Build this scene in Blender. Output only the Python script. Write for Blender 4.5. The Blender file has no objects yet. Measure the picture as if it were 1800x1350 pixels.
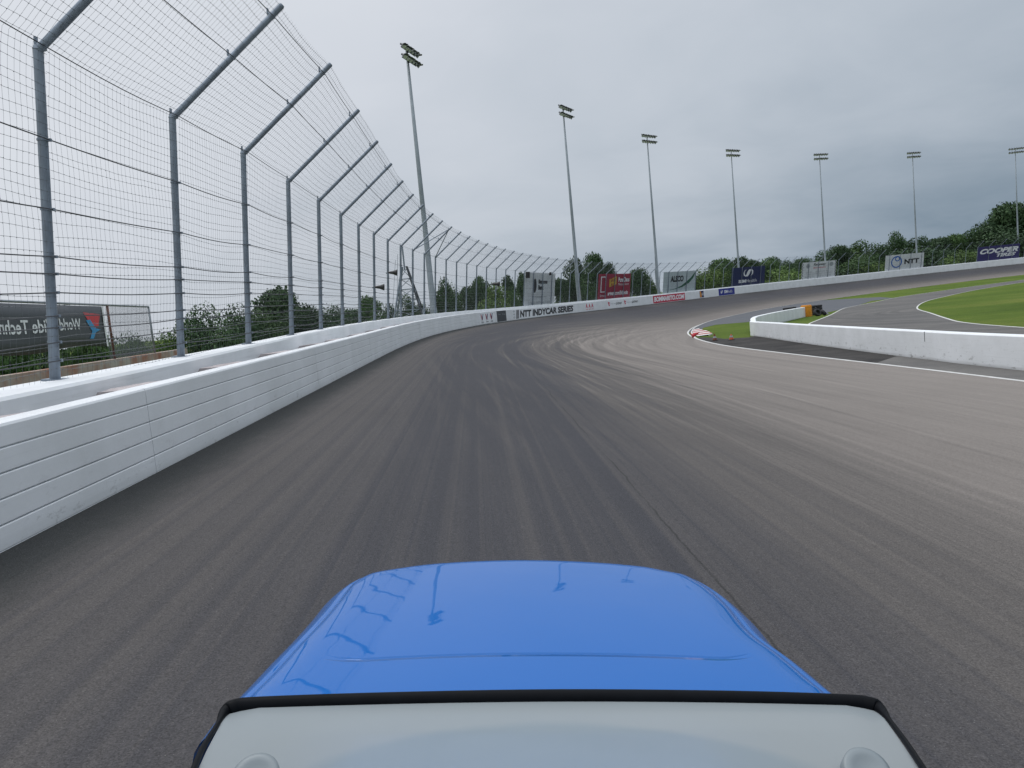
import bpy, bmesh, math, random
import numpy as np
from mathutils import Vector, Matrix
random.seed(7); rng = np.random.default_rng(7)
S = bpy.context.scene
COL = S.collection
R = math.radians

# ------------------------------------------------------------------ camera
FPX = 1386.0
PITCH = math.atan(137 / FPX); ROLL = R(5.45)
fw = Vector((0, math.cos(PITCH), -math.sin(PITCH)))
r0 = Vector((1, 0, 0)); u0 = Vector((0, math.sin(PITCH), math.cos(PITCH)))
rt = math.cos(ROLL) * r0 - math.sin(ROLL) * u0
up = math.cos(ROLL) * u0 + math.sin(ROLL) * r0
cam = bpy.data.cameras.new('camera'); cam_o = bpy.data.objects.new('camera', cam); COL.objects.link(cam_o)
cam.sensor_width = 36; cam.lens = 36 * FPX / 1800; cam.clip_start = .05; cam.clip_end = 9000
M = Matrix((rt, up, -fw)).transposed().to_4x4(); cam_o.matrix_world = M
S.camera = cam_o

# ------------------------------------------------------------------ world and light
SUN_EL, SUN_AZ = R(58), R(-40)          # azimuth from +Y towards +X
W = bpy.data.worlds.new('World'); S.world = W; W.use_nodes = True
nt = W.node_tree; nt.nodes.clear()
def N(nt, t, **k):
    n = nt.nodes.new(t)
    for a, b in k.items(): setattr(n, a, b)
    return n
def mth(nt, op, a, b=None, c=None, clamp=False):
    n = nt.nodes.new('ShaderNodeMath'); n.operation = op; n.use_clamp = clamp
    for i, v in enumerate((a, b, c)):
        if v is None: continue
        if isinstance(v, (int, float)): n.inputs[i].default_value = v
        else: nt.links.new(v, n.inputs[i])
    return n.outputs[0]
def ramp(nt, fac, stops, interp='LINEAR'):
    n = nt.nodes.new('ShaderNodeValToRGB'); cr = n.color_ramp; cr.interpolation = interp
    while len(cr.elements) < len(stops): cr.elements.new(.5)
    for e, (p, c) in zip(cr.elements, stops):
        e.position = p
        e.color = (c, c, c, 1) if isinstance(c, (int, float)) else (*c[:3], 1)
    nt.links.new(fac, n.inputs[0]); return n.outputs[0]
def mixc(nt, fac, a, b, mode='MIX'):
    n = nt.nodes.new('ShaderNodeMix'); n.data_type = 'RGBA'; n.blend_type = mode
    for i, v in ((0, fac), (6, a), (7, b)):
        if isinstance(v, (int, float)): n.inputs[i].default_value = v if i == 0 else (v, v, v, 1)
        elif isinstance(v, tuple): n.inputs[i].default_value = (*v[:3], 1)
        else: nt.links.new(v, n.inputs[i])
    return n.outputs[2]
def noise(nt, vec, scale, detail=4, rough=.55, dist=0):
    n = nt.nodes.new('ShaderNodeTexNoise'); n.inputs['Scale'].default_value = scale
    n.inputs['Detail'].default_value = detail; n.inputs['Roughness'].default_value = rough
    n.inputs['Distortion'].default_value = dist
    if vec is not None: nt.links.new(vec, n.inputs['Vector'])
    return n.outputs[0]
def comb(nt, x, y, z=0):
    n = nt.nodes.new('ShaderNodeCombineXYZ')
    for i, v in enumerate((x, y, z)):
        if isinstance(v, (int, float)): n.inputs[i].default_value = v
        else: nt.links.new(v, n.inputs[i])
    return n.outputs[0]

tc = N(nt, 'ShaderNodeTexCoord'); sep = N(nt, 'ShaderNodeSeparateXYZ'); nt.links.new(tc.outputs['Generated'], sep.inputs[0])
dx, dy, dz = sep.outputs
zc = mth(nt, 'MAXIMUM', dz, 0.0)
inv = mth(nt, 'DIVIDE', 1.0, mth(nt, 'ADD', zc, .22))
cvec = comb(nt, mth(nt, 'MULTIPLY', dx, inv), mth(nt, 'MULTIPLY', dy, inv), 0)
n1 = noise(nt, cvec, 0.75, 5, .5, .35); n2 = noise(nt, cvec, 2.3, 5, .55, .6)
# cloud deck: lighter overhead and to the left, a slate bank low on the right
azr = mth(nt, 'MULTIPLY_ADD', dx, .85, mth(nt, 'MULTIPLY', dz, -1.35))          # right and low = large
shade = mth(nt, 'ADD', azr, mth(nt, 'MULTIPLY_ADD', n1, .85, -.425))
shade = mth(nt, 'ADD', shade, mth(nt, 'MULTIPLY_ADD', n2, .26, -.13))
f = mth(nt, 'MULTIPLY_ADD', shade, .66, .555, clamp=True)
cl = ramp(nt, f, [(0, (.74, .775, .83)), (.25, (.66, .70, .765)), (.48, (.53, .585, .655)), (.68, (.37, .435, .51)), (.86, (.23, .30, .375)), (1, (.165, .235, .31))])
zen = ramp(nt, zc, [(0, 1.0), (.5, 1.0), (.72, 1.95), (1, 2.35)])
cl = mixc(nt, 1.0, cl, zen, 'MULTIPLY')
sky = N(nt, 'ShaderNodeTexSky'); sky.sky_type = 'NISHITA'; sky.sun_disc = False
sky.sun_elevation = SUN_EL; sky.sun_rotation = SUN_AZ; sky.dust_density = 4
bg1 = N(nt, 'ShaderNodeBackground'); nt.links.new(sky.outputs[0], bg1.inputs[0]); bg1.inputs[1].default_value = .05
bg2 = N(nt, 'ShaderNodeBackground'); nt.links.new(cl, bg2.inputs[0]); bg2.inputs[1].default_value = 1.0
mx = N(nt, 'ShaderNodeMixShader'); mx.inputs[0].default_value = .93
nt.links.new(bg1.outputs[0], mx.inputs[1]); nt.links.new(bg2.outputs[0], mx.inputs[2])
wo = N(nt, 'ShaderNodeOutputWorld'); nt.links.new(mx.outputs[0], wo.inputs[0])
sd = bpy.data.lights.new('sun', 'SUN'); sd.energy = 0.9; sd.angle = R(25); sd.color = (1, .97, .93)
so = bpy.data.objects.new('sun', sd); COL.objects.link(so)
sv = Vector((math.sin(SUN_AZ) * math.cos(SUN_EL), math.cos(SUN_AZ) * math.cos(SUN_EL), math.sin(SUN_EL)))
so.rotation_euler = sv.to_track_quat('Z', 'Y').to_euler()
S.view_settings.view_transform = 'Standard'; S.view_settings.look = 'None'
S.view_settings.exposure = 0; S.view_settings.gamma = 1

# ------------------------------------------------------------------ object helpers
def tag(o, label=None, cat=None, group=None, kind=None):
    if label: o['label'] = label
    if cat: o['category'] = cat
    if group: o['group'] = group
    if kind: o['kind'] = kind
    return o
def empty(name, mat4=None, parent=None):
    o = bpy.data.objects.new(name, None); COL.objects.link(o); o.empty_display_size = .3
    if parent: o.parent = parent
    if mat4 is not None: o.matrix_basis = mat4
    return o
class MB:
    """collects vertices and faces of one mesh"""
    def __init__(s): s.v = []; s.f = []; s.mi = []; s.cur = 0
    def add(s, vs, fs):
        b = len(s.v); s.v.extend([tuple(p) for p in vs])
        for f in fs: s.f.append([b + i for i in f]); s.mi.append(s.cur)
    def box(s, c, h, ax=None):
        """centre, half sizes, optional 3 axes"""
        ax = ax or (Vector((1, 0, 0)), Vector((0, 1, 0)), Vector((0, 0, 1))); c = Vector(c)
        vs = [c + ax[0] * (h[0] * i) + ax[1] * (h[1] * j) + ax[2] * (h[2] * k) for i in (-1, 1) for j in (-1, 1) for k in (-1, 1)]
        s.add(vs, [(0, 1, 3, 2), (4, 6, 7, 5), (0, 4, 5, 1), (2, 3, 7, 6), (0, 2, 6, 4), (1, 5, 7, 3)])
    def tube(s, pts, rad, n=8, cap=True):
        pts = [Vector(p) for p in pts]; m = len(pts)
        rad = rad if isinstance(rad, (list, tuple)) else [rad] * m
        vs = []; prev = None
        for i, p in enumerate(pts):
            t = (pts[min(i + 1, m - 1)] - pts[max(i - 1, 0)]).normalized()
            a = prev if prev is not None else (Vector((0, 0, 1)) if abs(t.z) < .9 else Vector((1, 0, 0)))
            a = (a - t * a.dot(t)).normalized(); prev = a; b = t.cross(a)
            for k in range(n):
                q = 2 * math.pi * k / n; vs.append(p + (a * math.cos(q) + b * math.sin(q)) * rad[i])
        fs = [(i * n + k, i * n + (k + 1) % n, (i + 1) * n + (k + 1) % n, (i + 1) * n + k) for i in range(m - 1) for k in range(n)]
        if cap: fs += [tuple(range(n))[::-1], tuple((m - 1) * n + k for k in range(n))]
        s.add(vs, fs)
    def lathe(s, prof, mat4, n=12):
        vs = [mat4 @ Vector((r * math.cos(2 * math.pi * k / n), r * math.sin(2 * math.pi * k / n), z)) for r, z in prof for k in range(n)]
        fs = [(i * n + k, i * n + (k + 1) % n, (i + 1) * n + (k + 1) % n, (i + 1) * n + k) for i in range(len(prof) - 1) for k in range(n)]
        s.add(vs, fs)
    def grid(s, rows, closed=False):
        n = len(rows[0]); vs = [p for r in rows for p in r]
        rng_ = range(n if closed else n - 1)
        s.add(vs, [(i * n + k, i * n + (k + 1) % n, (i + 1) * n + (k + 1) % n, (i + 1) * n + k) for i in range(len(rows) - 1) for k in rng_])
    def build(s, name, mat, parent=None, smooth=False, uv=None, auto=None):
        me = bpy.data.meshes.new(name); me.from_pydata(s.v, [], s.f)
        mats = mat if isinstance(mat, (list, tuple)) else [mat]
        for m_ in mats: me.materials.append(m_)
        if len(mats) > 1: me.polygons.foreach_set('material_index', s.mi)
        if smooth: me.polygons.foreach_set('use_smooth', [True] * len(me.polygons))
        if uv is not None:
            l = me.uv_layers.new(name='UVMap'); idx = np.empty(len(me.loops), np.int32); me.loops.foreach_get('vertex_index', idx)
            l.data.foreach_set('uv', np.asarray(uv, np.float32)[idx].ravel())
        me.update()
        o = bpy.data.objects.new(name, me); COL.objects.link(o)
        if parent: o.parent = parent
        if auto:
            bm = bmesh.new(); bm.from_mesh(me)
            for e in bm.edges:
                e.smooth = not (len(e.link_faces) == 2 and e.calc_face_angle(0) > R(auto))
            for f_ in bm.faces: f_.smooth = True
            bm.to_mesh(me); bm.free()
        return o

# ------------------------------------------------------------------ materials
def mat(name, col=(.5, .5, .5), rough=.6, metal=0, coat=0, fn=None, spec=.5):
    m = bpy.data.materials.new(name); m.use_nodes = True; t = m.node_tree
    b = t.nodes['Principled BSDF']; b.inputs['Base Color'].default_value = (*col, 1)
    b.inputs['Roughness'].default_value = rough; b.inputs['Metallic'].default_value = metal
    b.inputs['Coat Weight'].default_value = coat; b.inputs['Specular IOR Level'].default_value = spec
    if fn: fn(t, b)
    return m
def bump(t, b, h, strength, dist=.01):
    n = t.nodes.new('ShaderNodeBump'); n.inputs['Strength'].default_value = strength; n.inputs['Distance'].default_value = dist
    t.links.new(h, n.inputs['Height']); t.links.new(n.outputs[0], b.inputs['Normal'])
def vary(scale=3, amt=.25, detail=5, tint=None, coord='Object', bmp=0, stretch=(1, 1, 1)):
    def fn(t, b):
        c = t.nodes.new('ShaderNodeTexCoord'); mp = t.nodes.new('ShaderNodeMapping'); mp.inputs['Scale'].default_value = stretch
        t.links.new(c.outputs[coord], mp.inputs[0])
        nz = noise(t, mp.outputs[0], scale, detail, .6)
        base = tuple(b.inputs['Base Color'].default_value)[:3]
        tt = tint or tuple(x * (1 - amt) for x in base)
        col = mixc(t, ramp(t, nz, [(.35, 0.0), (.7, 1.0)]), base, tt)
        t.links.new(col, b.inputs['Base Color'])
        if bmp: bump(t, b, nz, bmp)
    return fn
def asphalt_detail(t, b, col, grain=.22):
    c = t.nodes.new('ShaderNodeTexCoord').outputs['Object']
    g1 = noise(t, c, 95, 2, .8); g2 = noise(t, c, 30, 3, .7); g3 = noise(t, c, .35, 4, .6)
    k = mth(t, 'ADD', mth(t, 'MULTIPLY', ramp(t, g1, [(.3, 0.0), (.72, 1.0)]), grain * 2), 1 - grain)
    k = mth(t, 'MULTIPLY', k, mth(t, 'MULTIPLY_ADD', g2, .5, .75))
    k = mth(t, 'MULTIPLY', k, mth(t, 'MULTIPLY_ADD', g3, .24, .88))
    sp = ramp(t, noise(t, c, 140, 1, .5), [(.72, 0.0), (.78, 1.0)])
    col = mixc(t, 1.0, col, k, 'MULTIPLY')
    col = mixc(t, mth(t, 'MULTIPLY', sp, .4), col, (.4, .39, .37))
    t.links.new(col, b.inputs['Base Color'])
    bump(t, b, g1, .35, .006)
def track_fn(t, b):
    uv = t.nodes.new('ShaderNodeUVMap'); uv.uv_map = 'UVMap'; sp = t.nodes.new('ShaderNodeSeparateXYZ'); t.links.new(uv.outputs[0], sp.inputs[0])
    u, v = sp.outputs[0], sp.outputs[1]
    # rubbered groove: position drifts away from the wall along the lap
    wob = mth(t, 'MULTIPLY_ADD', noise(t, comb(t, mth(t, 'MULTIPLY', u, .02), 0, 0), 1, 2), 1.6, -.8)
    vv = mth(t, 'ADD', v, wob)
    v01 = mth(t, 'DIVIDE', vv, 20.0)
    near = ramp(t, v01, [(0, .74), (.06, .74), (.13, .94), (.22, .98), (.30, .68), (.40, .36), (.52, .14), (.9, .04)])
    turn = ramp(t, v01, [(0, .72), (.05, .80), (.1, .92), (.3, 1.0), (.45, .92), (.60, .68), (.74, .42), (.92, .24)])
    ft = ramp(t, mth(t, 'DIVIDE', u, 150.0), [(.24, 0.0), (.80, 1.0)])
    dark = mixc(t, ft, near, turn)
    # long straight streaks
    s1 = noise(t, comb(t, mth(t, 'MULTIPLY', u, .0045), mth(t, 'MULTIPLY', v, 5.2), 0), 1, 4, .75)
    s2 = noise(t, comb(t, mth(t, 'MULTIPLY', u, .009), mth(t, 'MULTIPLY', v, .62), 4), 1, 3, .6)
    # arcs of tyre rubber where cars turn in, crossing the lane
    q = mth(t, 'SUBTRACT', u, 28.0)
    hyp = mth(t, 'SUBTRACT', mth(t, 'SQRT', mth(t, 'MULTIPLY_ADD', q, q, 90.0)), 9.5)
    sh = mth(t, 'MULTIPLY', hyp, .155)
    v3 = mth(t, 'SUBTRACT', v, sh)
    s3 = noise(t, comb(t, mth(t, 'MULTIPLY', u, .0035), mth(t, 'MULTIPLY', v3, 1.5), 9), 1, 5, .70)
    s3 = ramp(t, s3, [(.40, 0.0), (.50, .5), (.58, 1.0)])
    q2 = mth(t, 'MULTIPLY', hyp, .095)
    s4 = noise(t, comb(t, mth(t, 'MULTIPLY', u, .008), mth(t, 'MULTIPLY', mth(t, 'SUBTRACT', v, q2), 3.6), 15), 1, 4, .75)
    s4 = ramp(t, s4, [(.36, 0.0), (.64, 1.0)])
    msk = ramp(t, mth(t, 'DIVIDE', u, 120.0), [(.02, .12), (.2, 1.0), (.62, 1.0), (.95, .2)])
    st = mth(t, 'ADD', mth(t, 'MULTIPLY_ADD', s1, 1.15, -.575), mth(t, 'MULTIPLY_ADD', s2, .55, -.275))
    arc = mth(t, 'ADD', mth(t, 'MULTIPLY_ADD', s3, .50, -.16), mth(t, 'MULTIPLY_ADD', s4, .36, -.12))
    msk = mth(t, 'MULTIPLY', msk, ramp(t, v01, [(.06, 0.0), (.16, 1.0)]))
    st = mth(t, 'ADD', st, mth(t, 'MULTIPLY', arc, msk))
    s5 = ramp(t, noise(t, comb(t, mth(t, 'MULTIPLY', u, .035), mth(t, 'MULTIPLY', mth(t, 'SUBTRACT', v, mth(t, 'MULTIPLY', hyp, .05)), 5.5), 21), 1, 2, .5), [(.60, 0.0), (.68, 1.0)])
    st = mth(t, 'ADD', st, mth(t, 'MULTIPLY', mth(t, 'MULTIPLY', s5, -.38), msk))
    rim = ramp(t, v01, [(.35, 1.0), (.75, .5)])
    d = mth(t, 'ADD', dark, mth(t, 'MULTIPLY', mth(t, 'MULTIPLY', st, .62), rim), clamp=True)
    col = ramp(t, d, [(0, (.228, .206, .187)), (.28, (.172, .155, .142)), (.6, (.098, .090, .085)), (1, (.048, .048, .054))])
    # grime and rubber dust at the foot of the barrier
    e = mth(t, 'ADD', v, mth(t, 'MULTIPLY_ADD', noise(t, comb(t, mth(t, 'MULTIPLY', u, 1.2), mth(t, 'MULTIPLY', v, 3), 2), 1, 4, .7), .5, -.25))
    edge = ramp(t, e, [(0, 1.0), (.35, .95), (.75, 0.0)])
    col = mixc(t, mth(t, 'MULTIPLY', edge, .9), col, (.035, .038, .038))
    # one open longitudinal joint and a few fine cracks
    cw = mth(t, 'MULTIPLY_ADD', noise(t, comb(t, mth(t, 'MULTIPLY', u, .5), 0, 0), 1, 4, .7), .16, 4.82)
    cr = mth(t, 'ABSOLUTE', mth(t, 'SUBTRACT', v, cw))
    gate = ramp(t, noise(t, comb(t, mth(t, 'MULTIPLY', u, .35), 7, 0), 1, 3), [(.42, 0.0), (.5, 1.0)])
    crk = mth(t, 'MULTIPLY', ramp(t, cr, [(.004, 1.0), (.014, 0.0)]), gate)
    col = mixc(t, mth(t, 'MULTIPLY', crk, .7), col, (.03, .03, .03))
    asphalt_detail(t, b, col, .42)
    rg = mth(t, 'MULTIPLY_ADD', d, -.10, .88)
    t.links.new(rg, b.inputs['Roughness'])
def plain_asphalt(c1, c2, sc=.25):
    def fn(t, b):
        c = t.nodes.new('ShaderNodeTexCoord').outputs['Object']
        col = mixc(t, ramp(t, noise(t, c, sc, 6, .65, .4), [(.35, 0.0), (.65, 1.0)]), c1, c2)
        asphalt_detail(t, b, col, .2)
    return fn
def grass_fn(t, b):
    c = t.nodes.new('ShaderNodeTexCoord').outputs['Object']
    a = noise(t, c, .06, 5, .6); f2 = noise(t, c, .9, 5, .7); f3 = noise(t, c, 14, 3, .8)
    col = ramp(t, a, [(.3, (.058, .096, .015)), (.5, (.086, .128, .021)), (.68, (.132, .155, .034))])
    k = mth(t, 'MULTIPLY', mth(t, 'MULTIPLY_ADD', f2, .7, .65), mth(t, 'MULTIPLY_ADD', f3, 1.1, .45))
    t.links.new(mixc(t, 1.0, col, k, 'MULTIPLY'), b.inputs['Base Color'])
    bump(t, b, f3, .8, .08)
def wall_fn(dirt):
    def fn(t, b):
        g = t.nodes.new('ShaderNodeTexCoord').outputs['Object']
        uv = t.nodes.new('ShaderNodeUVMap'); uv.uv_map = 'UVMap'; sp = t.nodes.new('ShaderNodeSeparateXYZ'); t.links.new(uv.outputs[0], sp.inputs[0])
        base = mixc(t, ramp(t, noise(t, g, .8, 6, .6), [(.35, 0.0), (.75, 1.0)]), (.77, .79, .81), (.66, .68, .69))
        strk = noise(t, comb(t, mth(t, 'MULTIPLY', sp.outputs[0], .5), mth(t, 'MULTIPLY', sp.outputs[1], 22), 0), 1, 4, .6)
        base = mixc(t, mth(t, 'MULTIPLY', ramp(t, strk, [(.55, 0.0), (.75, 1.0)]), .35 * dirt), base, (.50, .52, .52))
        low = ramp(t, sp.outputs[1], [(0, 1.0), (.35, .25), (1.0, .0)])
        ch = ramp(t, noise(t, comb(t, mth(t, 'MULTIPLY', sp.outputs[0], 3.0), mth(t, 'MULTIPLY', sp.outputs[1], 6.0), 3), 1, 5, .75), [(.57, 0.0), (.63, 1.0)])
        base = mixc(t, mth(t, 'MULTIPLY', mth(t, 'MULTIPLY', ch, low), .8 * dirt), base, (.16, .16, .15))
        ft = ramp(t, mth(t, 'ADD', sp.outputs[1], mth(t, 'MULTIPLY_ADD', strk, .2, -.1)), [(0, 1.0), (.12, 0.0)])
        base = mixc(t, mth(t, 'MULTIPLY', ft, .55 * dirt), base, (.20, .20, .19))
        t.links.new(base, b.inputs['Base Color'])
        bump(t, b, noise(t, g, 25, 4, .6), .12, .01)
    return fn
def leaf_fn(c1, c2, c3):
    def fn(t, b):
        oi = t.nodes.new('ShaderNodeObjectInfo'); tcn = t.nodes.new('ShaderNodeTexCoord')
        at = t.nodes.new('ShaderNodeAttribute'); at.attribute_name = 'tone'
        a = mth(t, 'ADD', mth(t, 'MULTIPLY', at.outputs['Fac'], .75), mth(t, 'MULTIPLY', noise(t, tcn.outputs['Object'], .5, 3), .3))
        col = ramp(t, a, [(.1, c1), (.5, c2), (.95, c3)])
        k = mth(t, 'MULTIPLY_ADD', oi.outputs['Random'], .4, .8)
        t.links.new(mixc(t, 1.0, col, k, 'MULTIPLY'), b.inputs['Base Color'])
        b.inputs['Subsurface Weight'].default_value = 0
    return fn
m_track = mat('track_asphalt', rough=.8, fn=track_fn, spec=.12)
m_shoulder = mat('shoulder_asphalt', rough=.95, fn=plain_asphalt((.032, .031, .031), (.062, .059, .056), .5), spec=.1)
m_patchas = mat('patch_asphalt', rough=.9, fn=plain_asphalt((.135, .13, .122), (.095, .092, .09), .5), spec=.25)
m_lane = mat('lane_asphalt', rough=.8, fn=plain_asphalt((.072, .079, .092), (.088, .092, .100), .3), spec=.3)
def road_fn(t, b):
    c = t.nodes.new('ShaderNodeTexCoord').outputs['Object']; sp = t.nodes.new('ShaderNodeSeparateXYZ'); t.links.new(c, sp.inputs[0])
    dx_ = mth(t, 'SUBTRACT', sp.outputs[0], 64.0); dy_ = mth(t, 'SUBTRACT', sp.outputs[1], 66.0)
    rr = mth(t, 'SQRT', mth(t, 'ADD', mth(t, 'MULTIPLY', dx_, dx_), mth(t, 'MULTIPLY', dy_, dy_)))
    an = mth(t, 'ARCTAN2', dy_, dx_); mk = ramp(t, noise(t, comb(t, mth(t, 'MULTIPLY', rr, .9), mth(t, 'MULTIPLY', an, 1.2), 0), 1, 4, .7, .3), [(.42, 0.0), (.66, 1.0)])
    col = mixc(t, ramp(t, noise(t, c, .12, 6, .65, .4), [(.35, 0.0), (.65, 1.0)]), (.150, .143, .135), (.112, .109, .107)); col = mixc(t, mth(t, 'MULTIPLY', mk, .6), col, (.065, .064, .064))
    asphalt_detail(t, b, col, .2)
m_road = mat('infield_road', rough=.9, fn=road_fn, spec=.12)
m_grass = mat('grass', rough=1, fn=grass_fn, spec=.1)
m_line = mat('line_paint', (.60, .60, .58), .7, fn=vary(4, .3))
m_red = mat('kerb_red', (.34, .03, .035), .7, fn=vary(5, .4)); m_kw = mat('kerb_white', (.66, .65, .62), .7, fn=vary(5, .3))
m_safer = mat('barrier_paint', rough=.45, fn=wall_fn(.4)); m_conc = mat('painted_concrete', rough=.8, fn=wall_fn(1.3)); m_iwall = mat('infield_wall_paint', rough=.6, fn=wall_fn(1.0))
m_galv = mat('galvanised_steel', (.27, .30, .33), .5, .35, fn=vary(3, .3, 6))
m_galv2 = mat('weathered_post', (.27, .32, .385), .55, .3, fn=vary(6, .45, 6, stretch=(1, 1, .3)))
m_wire = mat('fence_wire', (.15, .165, .18), .5, .5); m_cable = mat('steel_cable', (.05, .055, .062), .5, .4)
m_pole = mat('light_pole_steel', (.26, .30, .33), .55, .2, fn=vary(1, .2))
m_dark = mat('dark_housing', (.035, .042, .052), .5, .2); m_refl = mat('lamp_reflector', (.75, .77, .8), .3, .3); m_lens = mat('lamp_lens', (.30, .33, .37), .15)
m_black = mat('black_plastic', (.02, .02, .022), .5); m_rub = mat('tyre_rubber', (.022, .023, .026), .75, fn=vary(12, .4))
m_orange = mat('orange_plastic', (.75, .30, .012), .55, fn=vary(4, .35)); m_cone = mat('cone_orange', (.55, .09, .03), .6, fn=vary(9, .4)); m_coned = mat('cone_dirty', (.20, .06, .025), .7, fn=vary(9, .5))
m_redc = mat('cone_red', (.45, .02, .03), .6)
m_foam = mat('foam_block', (.50, .45, .45), .9, fn=vary(5, .35, 6)); m_rust = mat('rusty_concrete', (.36, .34, .30), .9, fn=vary(1.4, .2, 6, tint=(.27, .085, .035)))
m_rustp = mat('rusty_pipe', (.16, .07, .05), .8, fn=vary(4, .5))
m_bark = mat('bark', (.10, .085, .07), .95, fn=vary(4, .4))
m_leaf = [mat('leaf_dark', rough=.65, fn=leaf_fn((0.015, 0.034, 0.015), (0.031, 0.067, 0.025), (0.066, 0.116, 0.042)), spec=.25),
          mat('leaf_mid', rough=.65, fn=leaf_fn((0.020, 0.049, 0.015), (0.046, 0.095, 0.027), (0.097, 0.159, 0.049)), spec=.25),
          mat('leaf_light', rough=.65, fn=leaf_fn((0.036, 0.073, 0.015), (0.085, 0.152, 0.031), (0.181, 0.255, 0.068)), spec=.25)]
def flat(name, c, rough=.6): return mat(name, c, rough, fn=vary(1.3, .12))
m_white = flat('board_white', (.62, .65, .67)); m_ink = flat('ink_black', (.015, .016, .02)); m_bred = flat('board_red', (.30, .014, .045)); m_sred = flat('sign_red', (.50, .03, .07))
m_navy = flat('board_navy', (.010, .018, .085)); m_blue = flat('sign_blue', (.02, .03, .24)); m_lblue = flat('emblem_blue', (.02, .12, .42)); m_yel = flat('sign_yellow', (.62, .42, .05))
m_green = flat('swoosh_green', (.02, .10, .055)); m_char = flat('board_charcoal', (.045, .05, .056)); m_purple = flat('board_violet', (.035, .03, .14)); m_pale = flat('board_pale', (.45, .52, .54))
m_lt = flat('lettering_white', (.78, .80, .82)); m_grey = flat('lettering_grey', (.30, .33, .35)); m_mesh_b = flat('banner_grey', (.060, .068, .078)); m_sky = flat('emblem_sky', (.04, .28, .55)); m_coral = flat('emblem_red', (.60, .05, .06)); m_or = flat('sign_orange', (.60, .25, .04))

# ------------------------------------------------------------------ the plan: one curve (the catch fence line), everything else is offset from it
X0, Y0, A0, S0, K, LT = -5.36513, 5.0, -.03779, 19.09815, .00501, 14.42407
ds = .25; _s = np.arange(-70, 420, ds)
_h = A0 + np.where(_s < S0, 0, np.where(_s < S0 + LT, K * (_s - S0) ** 2 / (2 * LT), K * (_s - S0 - LT / 2)))
_x = np.cumsum(np.sin(_h)) * ds; _y = np.cumsum(np.cos(_h)) * ds
i0 = int(70 / ds); _x += X0 - _x[i0]; _y += Y0 - _y[i0]
def fpt(s): return float(np.interp(s, _s, _x)), float(np.interp(s, _s, _y)), float(np.interp(s, _s, _h))
def tab(s, t): return float(np.interp(s, [a for a, _ in t], [b for _, b in t]))
ZB = [(-70, -1.42), (0, -1.40), (20, -1.38), (45, -1.33), (66, -1.42), (94, -1.69), (120, -1.95), (150, -2.18), (240, -2.2), (306, -1.9), (420, -1.9)]
ZT = [(-70, -.50), (0, -.50), (20, -.45), (40, -.34), (60, -.28), (72, -.32), (94, -.48), (108, -.52), (140, -.6), (177, -.6), (240, -.45), (306, -.2), (420, -.2)]
def smooth_tab(t):
    ss = np.arange(-70, 420, 2.); v = np.array([tab(a, t) for a in ss]); k = np.hanning(13); k /= k.sum()
    v = np.convolve(np.pad(v, 6, 'edge'), k, 'valid'); return lambda s: float(np.interp(s, ss, v))
zb = smooth_tab(ZB); zt = smooth_tab(ZT)
wd = smooth_tab([(-70, 17), (42, 17.1), (58, 17.8), (84, 18.5), (104, 18.5), (123, 17.7), (163, 17.4), (204, 18.5), (420, 18.5)])
def g(y):
    t = min(max((y - 10) / 125, 0), 1); q = min(max((y - 180) / 40, 0), 1)
    return -3.1 - 1.95 * t * t * (3 - 2 * t) + .4 * q * q * (3 - 2 * q)
ct = smooth_tab([(-70, -.45), (4, -.44), (8, -.38), (12, -.29), (18, -.21), (26, -.13), (40, -.06), (55, -.02), (70, -.06), (85, -.14), (110, -.27), (140, -.42), (165, -.46), (240, -.34), (306, -.08), (420, -.08)])
def P(s, o, z): x, y, h = fpt(s); return Vector((x + o * math.cos(h), y - o * math.sin(h), z))
SO = 1.65                                   # barrier face is this far inside the fence line
def inner(s, extra=0, dz=.03):
    p = P(s, SO + wd(s) + extra, 0); p.z = g(p.y) + dz; return p

# ------------------------------------------------------------------ ground, track, asphalt
mb = MB()
xs = [-4000, -1500, -600, -300, -150, -80, -40, -20, 0, 20, 40, 60, 80, 100, 130, 160, 200, 260, 400, 700, 1500, 4000]
ys = [-3000, -800, -300, -100, -50, -20, 0] + list(range(4, 232, 4)) + [250, 300, 400, 700, 1500, 4000]
mb.grid([[(x, y, g(y)) for x in xs] for y in ys]); tag(mb.build('ground', m_grass), kind='structure')
stn = [s for s in np.arange(-60, 60, 1.0)] + [s for s in np.arange(60, 401, 1.5)]
rows = []; uvs = []
for s in stn:
    a = P(s, SO, zb(s)); b = inner(s); row = [P(s, -.5, zb(s) - .01)]; uvs.append((s, -2.0)); w = wd(s)
    for k in range(15): row.append(a.lerp(b, k / 14)); uvs.append((s, w * k / 14))
    rows.append(row)
mb = MB(); mb.grid(rows); tag(mb.build('track', m_track, uv=uvs, smooth=True), kind='structure')
rows = []
for s in stn[::2]:
    p = P(s, -24, 0); rows.append([P(s, -.45, zb(s) - .05), P(s, -12, zb(s) - .2), Vector((p.x, p.y, g(p.y) - .1))])
mb = MB(); mb.grid(rows); tag(mb.build('embankment', m_grass, smooth=True), kind='structure')

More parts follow.
